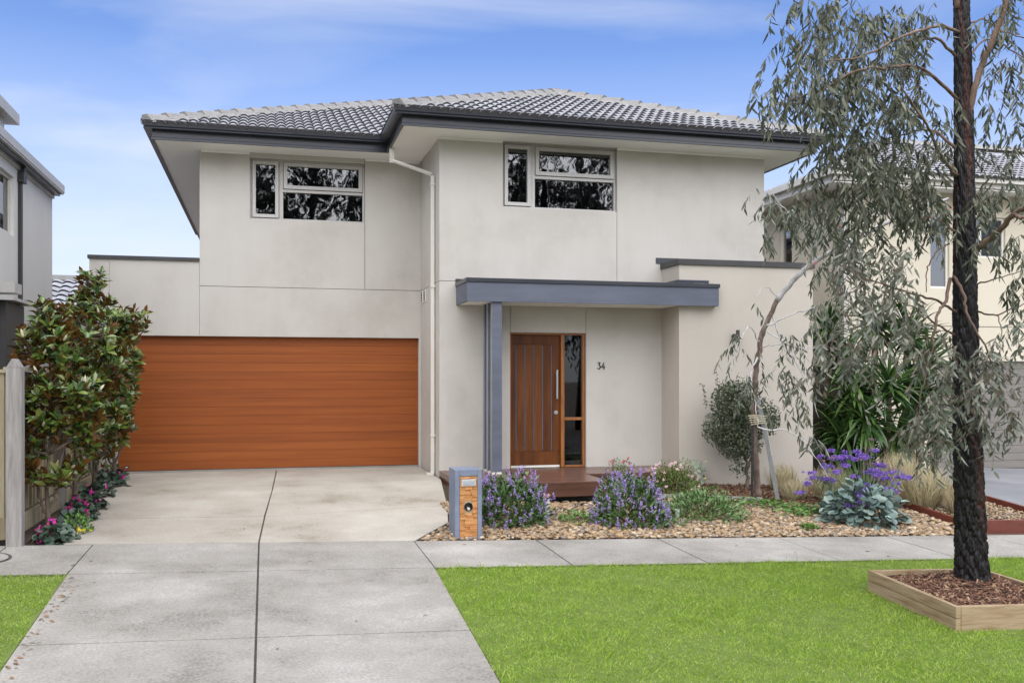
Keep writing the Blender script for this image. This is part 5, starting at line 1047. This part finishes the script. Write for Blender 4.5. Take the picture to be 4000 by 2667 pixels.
# brick house behind
bk = thing('brick_house', 'distant red brick house with a grey tiled roof behind the fence', 'house', (-6.5, 28, 0))
MB().box(-9, -3.3, 26, 33, 0, 2.65).build('wall', m_brick, bk)
bt = MB(); zr = 2.65
roofb = MB().poly([(-9, 25.6, zr), (-3.0, 25.6, zr), (-3.0, 29, zr + 1.6), (-9, 29, zr + 1.6)]).poly([(-9, 32, zr), (-9, 29, zr + 1.6), (-3, 29, zr + 1.6), (-3, 32, zr)]).build('roof', m_tile, bk)
for j in range(11):
    for i in range(20):
        x, y = -9 + i * .3, 25.6 + j * .31; z = zr + .02 + (y - 25.6) * .47
        bt.V += [(x, y, z + .02), (x + .08, y, z + .07), (x + .16, y, z + .07), (x + .3, y, z + .02), (x, y + .31, z + .12), (x + .08, y + .31, z + .17), (x + .16, y + .31, z + .17), (x + .3, y + .31, z + .12)]
        b = len(bt.V) - 8; bt.F += [(b, b + 1, b + 5, b + 4), (b + 1, b + 2, b + 6, b + 5), (b + 2, b + 3, b + 7, b + 6)]
ot = bt.build('roof_tiles', m_tile, roofb); stuff(ot); ot.matrix_parent_inverse = Matrix.Identity(4)
rc = MB().box(-9, -3.0, 28.85, 29.15, zr + 1.58, zr + 1.72).build('ridge_cap', m_cap2, roofb); rc.matrix_parent_inverse = Matrix.Identity(4)

# ------------------------------------------------------------------ house at right
rh = thing('neighbour_house', 'cream rendered two-storey house at right, behind the gum tree', 'house', (15, 18, -.4))
NY = 17.4
MB().box(11.55, 13.62, NY, NY + .2, -.6, 5.45).box(13.62, 18.5, NY + .002, NY + .2, 1.89, 3.42).box(14.10, 14.36, NY, NY + .2, 3.42, 5.45).box(13.62, 14.10, NY, NY + .2, 5.02, 5.45).box(14.36, 15.52, NY, NY + .2, 3.42, 4.10).box(14.36, 15.52, NY, NY + .2, 4.98, 5.45).box(15.52, 18.5, NY, NY + .2, 3.42, 5.45).build('wall', m_cream, rh)
MB().box(11.55, 11.75, NY + .2, 19.4, -.6, 5.45).box(11.55, 11.75, 19.4, 19.95, -.6, 3.7).box(11.55, 11.75, 19.4, 19.95, 4.95, 5.45).box(11.55, 11.75, 19.95, 26, -.6, 5.45).build('wall', m_cream, rh)
MB().box(11.0, 18.5, NY - .004, NY - .001, 2.62, 2.63).build('wall_joint', m_joint, rh)
w1 = MB().box(11.6, 11.68, 19.4, 19.46, 3.7, 4.95).box(11.6, 11.68, 19.89, 19.95, 3.7, 4.95).box(11.6, 11.68, 19.46, 19.89, 3.7, 3.76).box(11.6, 11.68, 19.46, 19.89, 4.89, 4.95).build('window', m_white, rh); MB().box(11.64, 11.66, 19.46, 19.89, 3.76, 4.89).build('pane', m_glass3, w1)
def nwin(x0, x1, z0, z1, cols):
    w = MB().box(x0, x0 + .05, NY + .05, NY + .12, z0, z1).box(x1 - .05, x1, NY + .05, NY + .12, z0, z1).box(x0 + .05, x1 - .05, NY + .05, NY + .12, z0, z0 + .05).box(x0 + .05, x1 - .05, NY + .05, NY + .12, z1 - .05, z1)
    for c in cols: w.box(c - .025, c + .025, NY + .052, NY + .12, z0 + .05, z1 - .05)
    w = w.build('window', m_white, rh); e_ = [x0 + .05] + [c for c in cols] + [x1 - .05]
    for i in range(len(e_) - 1): MB().box(e_[i] + (.026 if i else 0), e_[i + 1] - (.026 if i < len(e_) - 2 else 0), NY + .08, NY + .085, z0 + .05, z1 - .05).build('pane', m_glass2 if i else m_glass3, w)
    MB().box(x0, x1, NY + 1.2, NY + 1.22, z0 - .3, z1 + .3).build('room', m_dark, w)
nwin(14.36, 15.52, 4.10, 4.98, [14.92]); nwin(13.62, 14.10, 3.42, 5.02, [])
gd2 = MB().box(13.30, 17.8, NY + .12, NY + .14, -.5, 1.885).build('garage_door', m_chargar, rh)
MB().box(11.55, 13.30, NY - .006, NY + .1, -.5, -.499).build('wall_base', m_joint, rh)
zb_, n_ = -.44, 14
for i in range(n_):
    h = (1.885 + .44) / n_; MB().box(13.64, 17.8, NY + .10, NY + .119, zb_ + i * h + .006, zb_ + (i + 1) * h - .003).build('panel', m_chargar, gd2, bevel=.003)
ep = 5.45
MB().box(10.95, 19, 16.85, NY - .001, ep, ep + .02).box(10.95, 11.549, NY, 26, ep, ep + .02).build('soffit', m_soffit, rh)
sweep([(-.11, ep + .12), (0, ep + .12), (0, ep + .24), (-.02, ep + .24), (-.11, ep + .2)], [(10.85, 26), (10.85, 16.75), (19, 16.75)], 'gutter', m_creamtrim, rh)
sweep([(-.13, ep - .03), (-.10, ep - .03), (-.10, ep + .2), (-.13, ep + .2)], [(10.85, 26), (10.85, 16.75), (19, 16.75)], 'fascia', m_creamtrim, rh)
MB().box(11.50, 11.545, NY - .09, NY - .01, -.4, 5.3).build('downpipe', m_alum, rh)
re_ = ep + .20; hp = 4.45
nr = MB(); nr.poly([(10.88, 16.78, re_), (19.8, 16.78, re_), (19.8, 16.78 + hp, re_ + hp * PT), (10.88 + hp, 16.78 + hp, re_ + hp * PT)]); nr.poly([(10.88, 16.78, re_), (10.88 + hp, 16.78 + hp, re_ + hp * PT), (10.88 + hp, 26, re_ + hp * PT), (10.88, 26, re_)])
nroof = nr.build('roof', m_tile, rh); nroof.matrix_parent_inverse = Matrix.Translation(-Vector(rh['base']))
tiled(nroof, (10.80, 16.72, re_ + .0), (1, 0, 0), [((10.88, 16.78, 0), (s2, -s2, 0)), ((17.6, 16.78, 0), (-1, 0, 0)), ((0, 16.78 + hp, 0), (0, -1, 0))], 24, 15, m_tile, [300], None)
hipcaps(nroof, (10.9, 16.8, re_ + .08), (10.88 + hp, 16.78 + hp, re_ + .08 + hp * PT), m_cap2); hipcaps(nroof, (10.88 + hp, 16.78 + hp, re_ + .08 + hp * PT), (19.8, 16.78 + hp, re_ + .08 + hp * PT), m_cap2)
sg = thing('side_gate', 'dark timber side fence in the gap between the two houses', 'fence', (10, 16.5, 0))
x = 8.6
while x < 11.5: MB().box(x, x + .13, 16.5 + R.uniform(0, .01), 16.53, -.4, 1.75).build('paling', m_sidefence, sg); x += .137

# ------------------------------------------------------------------ street trees across the road (seen in the window reflections)
for i, (lab, x, y, h, r_) in enumerate((('tall gum across the road, leftmost of the row', -9, -13, 15, 3.4), ('tall gum across the road, second of the row', -3.2, -15, 17, 3.6), ('tall gum across the road, middle of the row', 2.2, -12, 16, 3.3), ('tall gum across the road, fourth of the row', 8.0, -16, 18, 3.8), ('tall gum across the road, rightmost of the row', 14.5, -14, 16, 3.6), ('bushy gum across the road between the fourth and the rightmost', 11.2, -17, 17, 3.6))):
    r = thing('street_tree', lab, 'tree', (x, y, -.9), 'gum trees across the road')
    limb(r, [(x, y, -1), (x + .2, y, h * .3), (x - .1, y + .1, h * .6), (x, y, h * .92)], .28, .06, m_char_bark, 'trunk', 12, .02)
    for k_ in range(7):
        a_ = k_ * 2.4; z0_ = h * (.25 + .09 * k_); limb(r, [(x, y, z0_), (x + math.cos(a_) * r_ * .5, y + math.sin(a_) * r_ * .5, z0_ + 1), (x + math.cos(a_) * r_ * .9, y + math.sin(a_) * r_ * .9, z0_ + 1.2)], .09, .02, m_limb)
    n = 7000; cl = 80; cc = rdir(cl) * (N.random(cl) ** .4)[:, None] * np.array([r_, r_, h * .40]) + np.array([x, y, h * .58]); ix = N.integers(cl, size=n); P = cc[ix] + N.normal(0, .42, (n, 3)); P[:, 2] -= np.abs(N.normal(0, .4, n))
    D = rdir(n) * .5 + np.array([0, 0, -1]); stuff(merged('crown', [(P, D, rdir(n), N.uniform(.22, .45, n), N.uniform(.06, .12, n), T_GUM)], m_farleaf, r))
for o in ROOTS:
    if 'base' in o: del o['base']
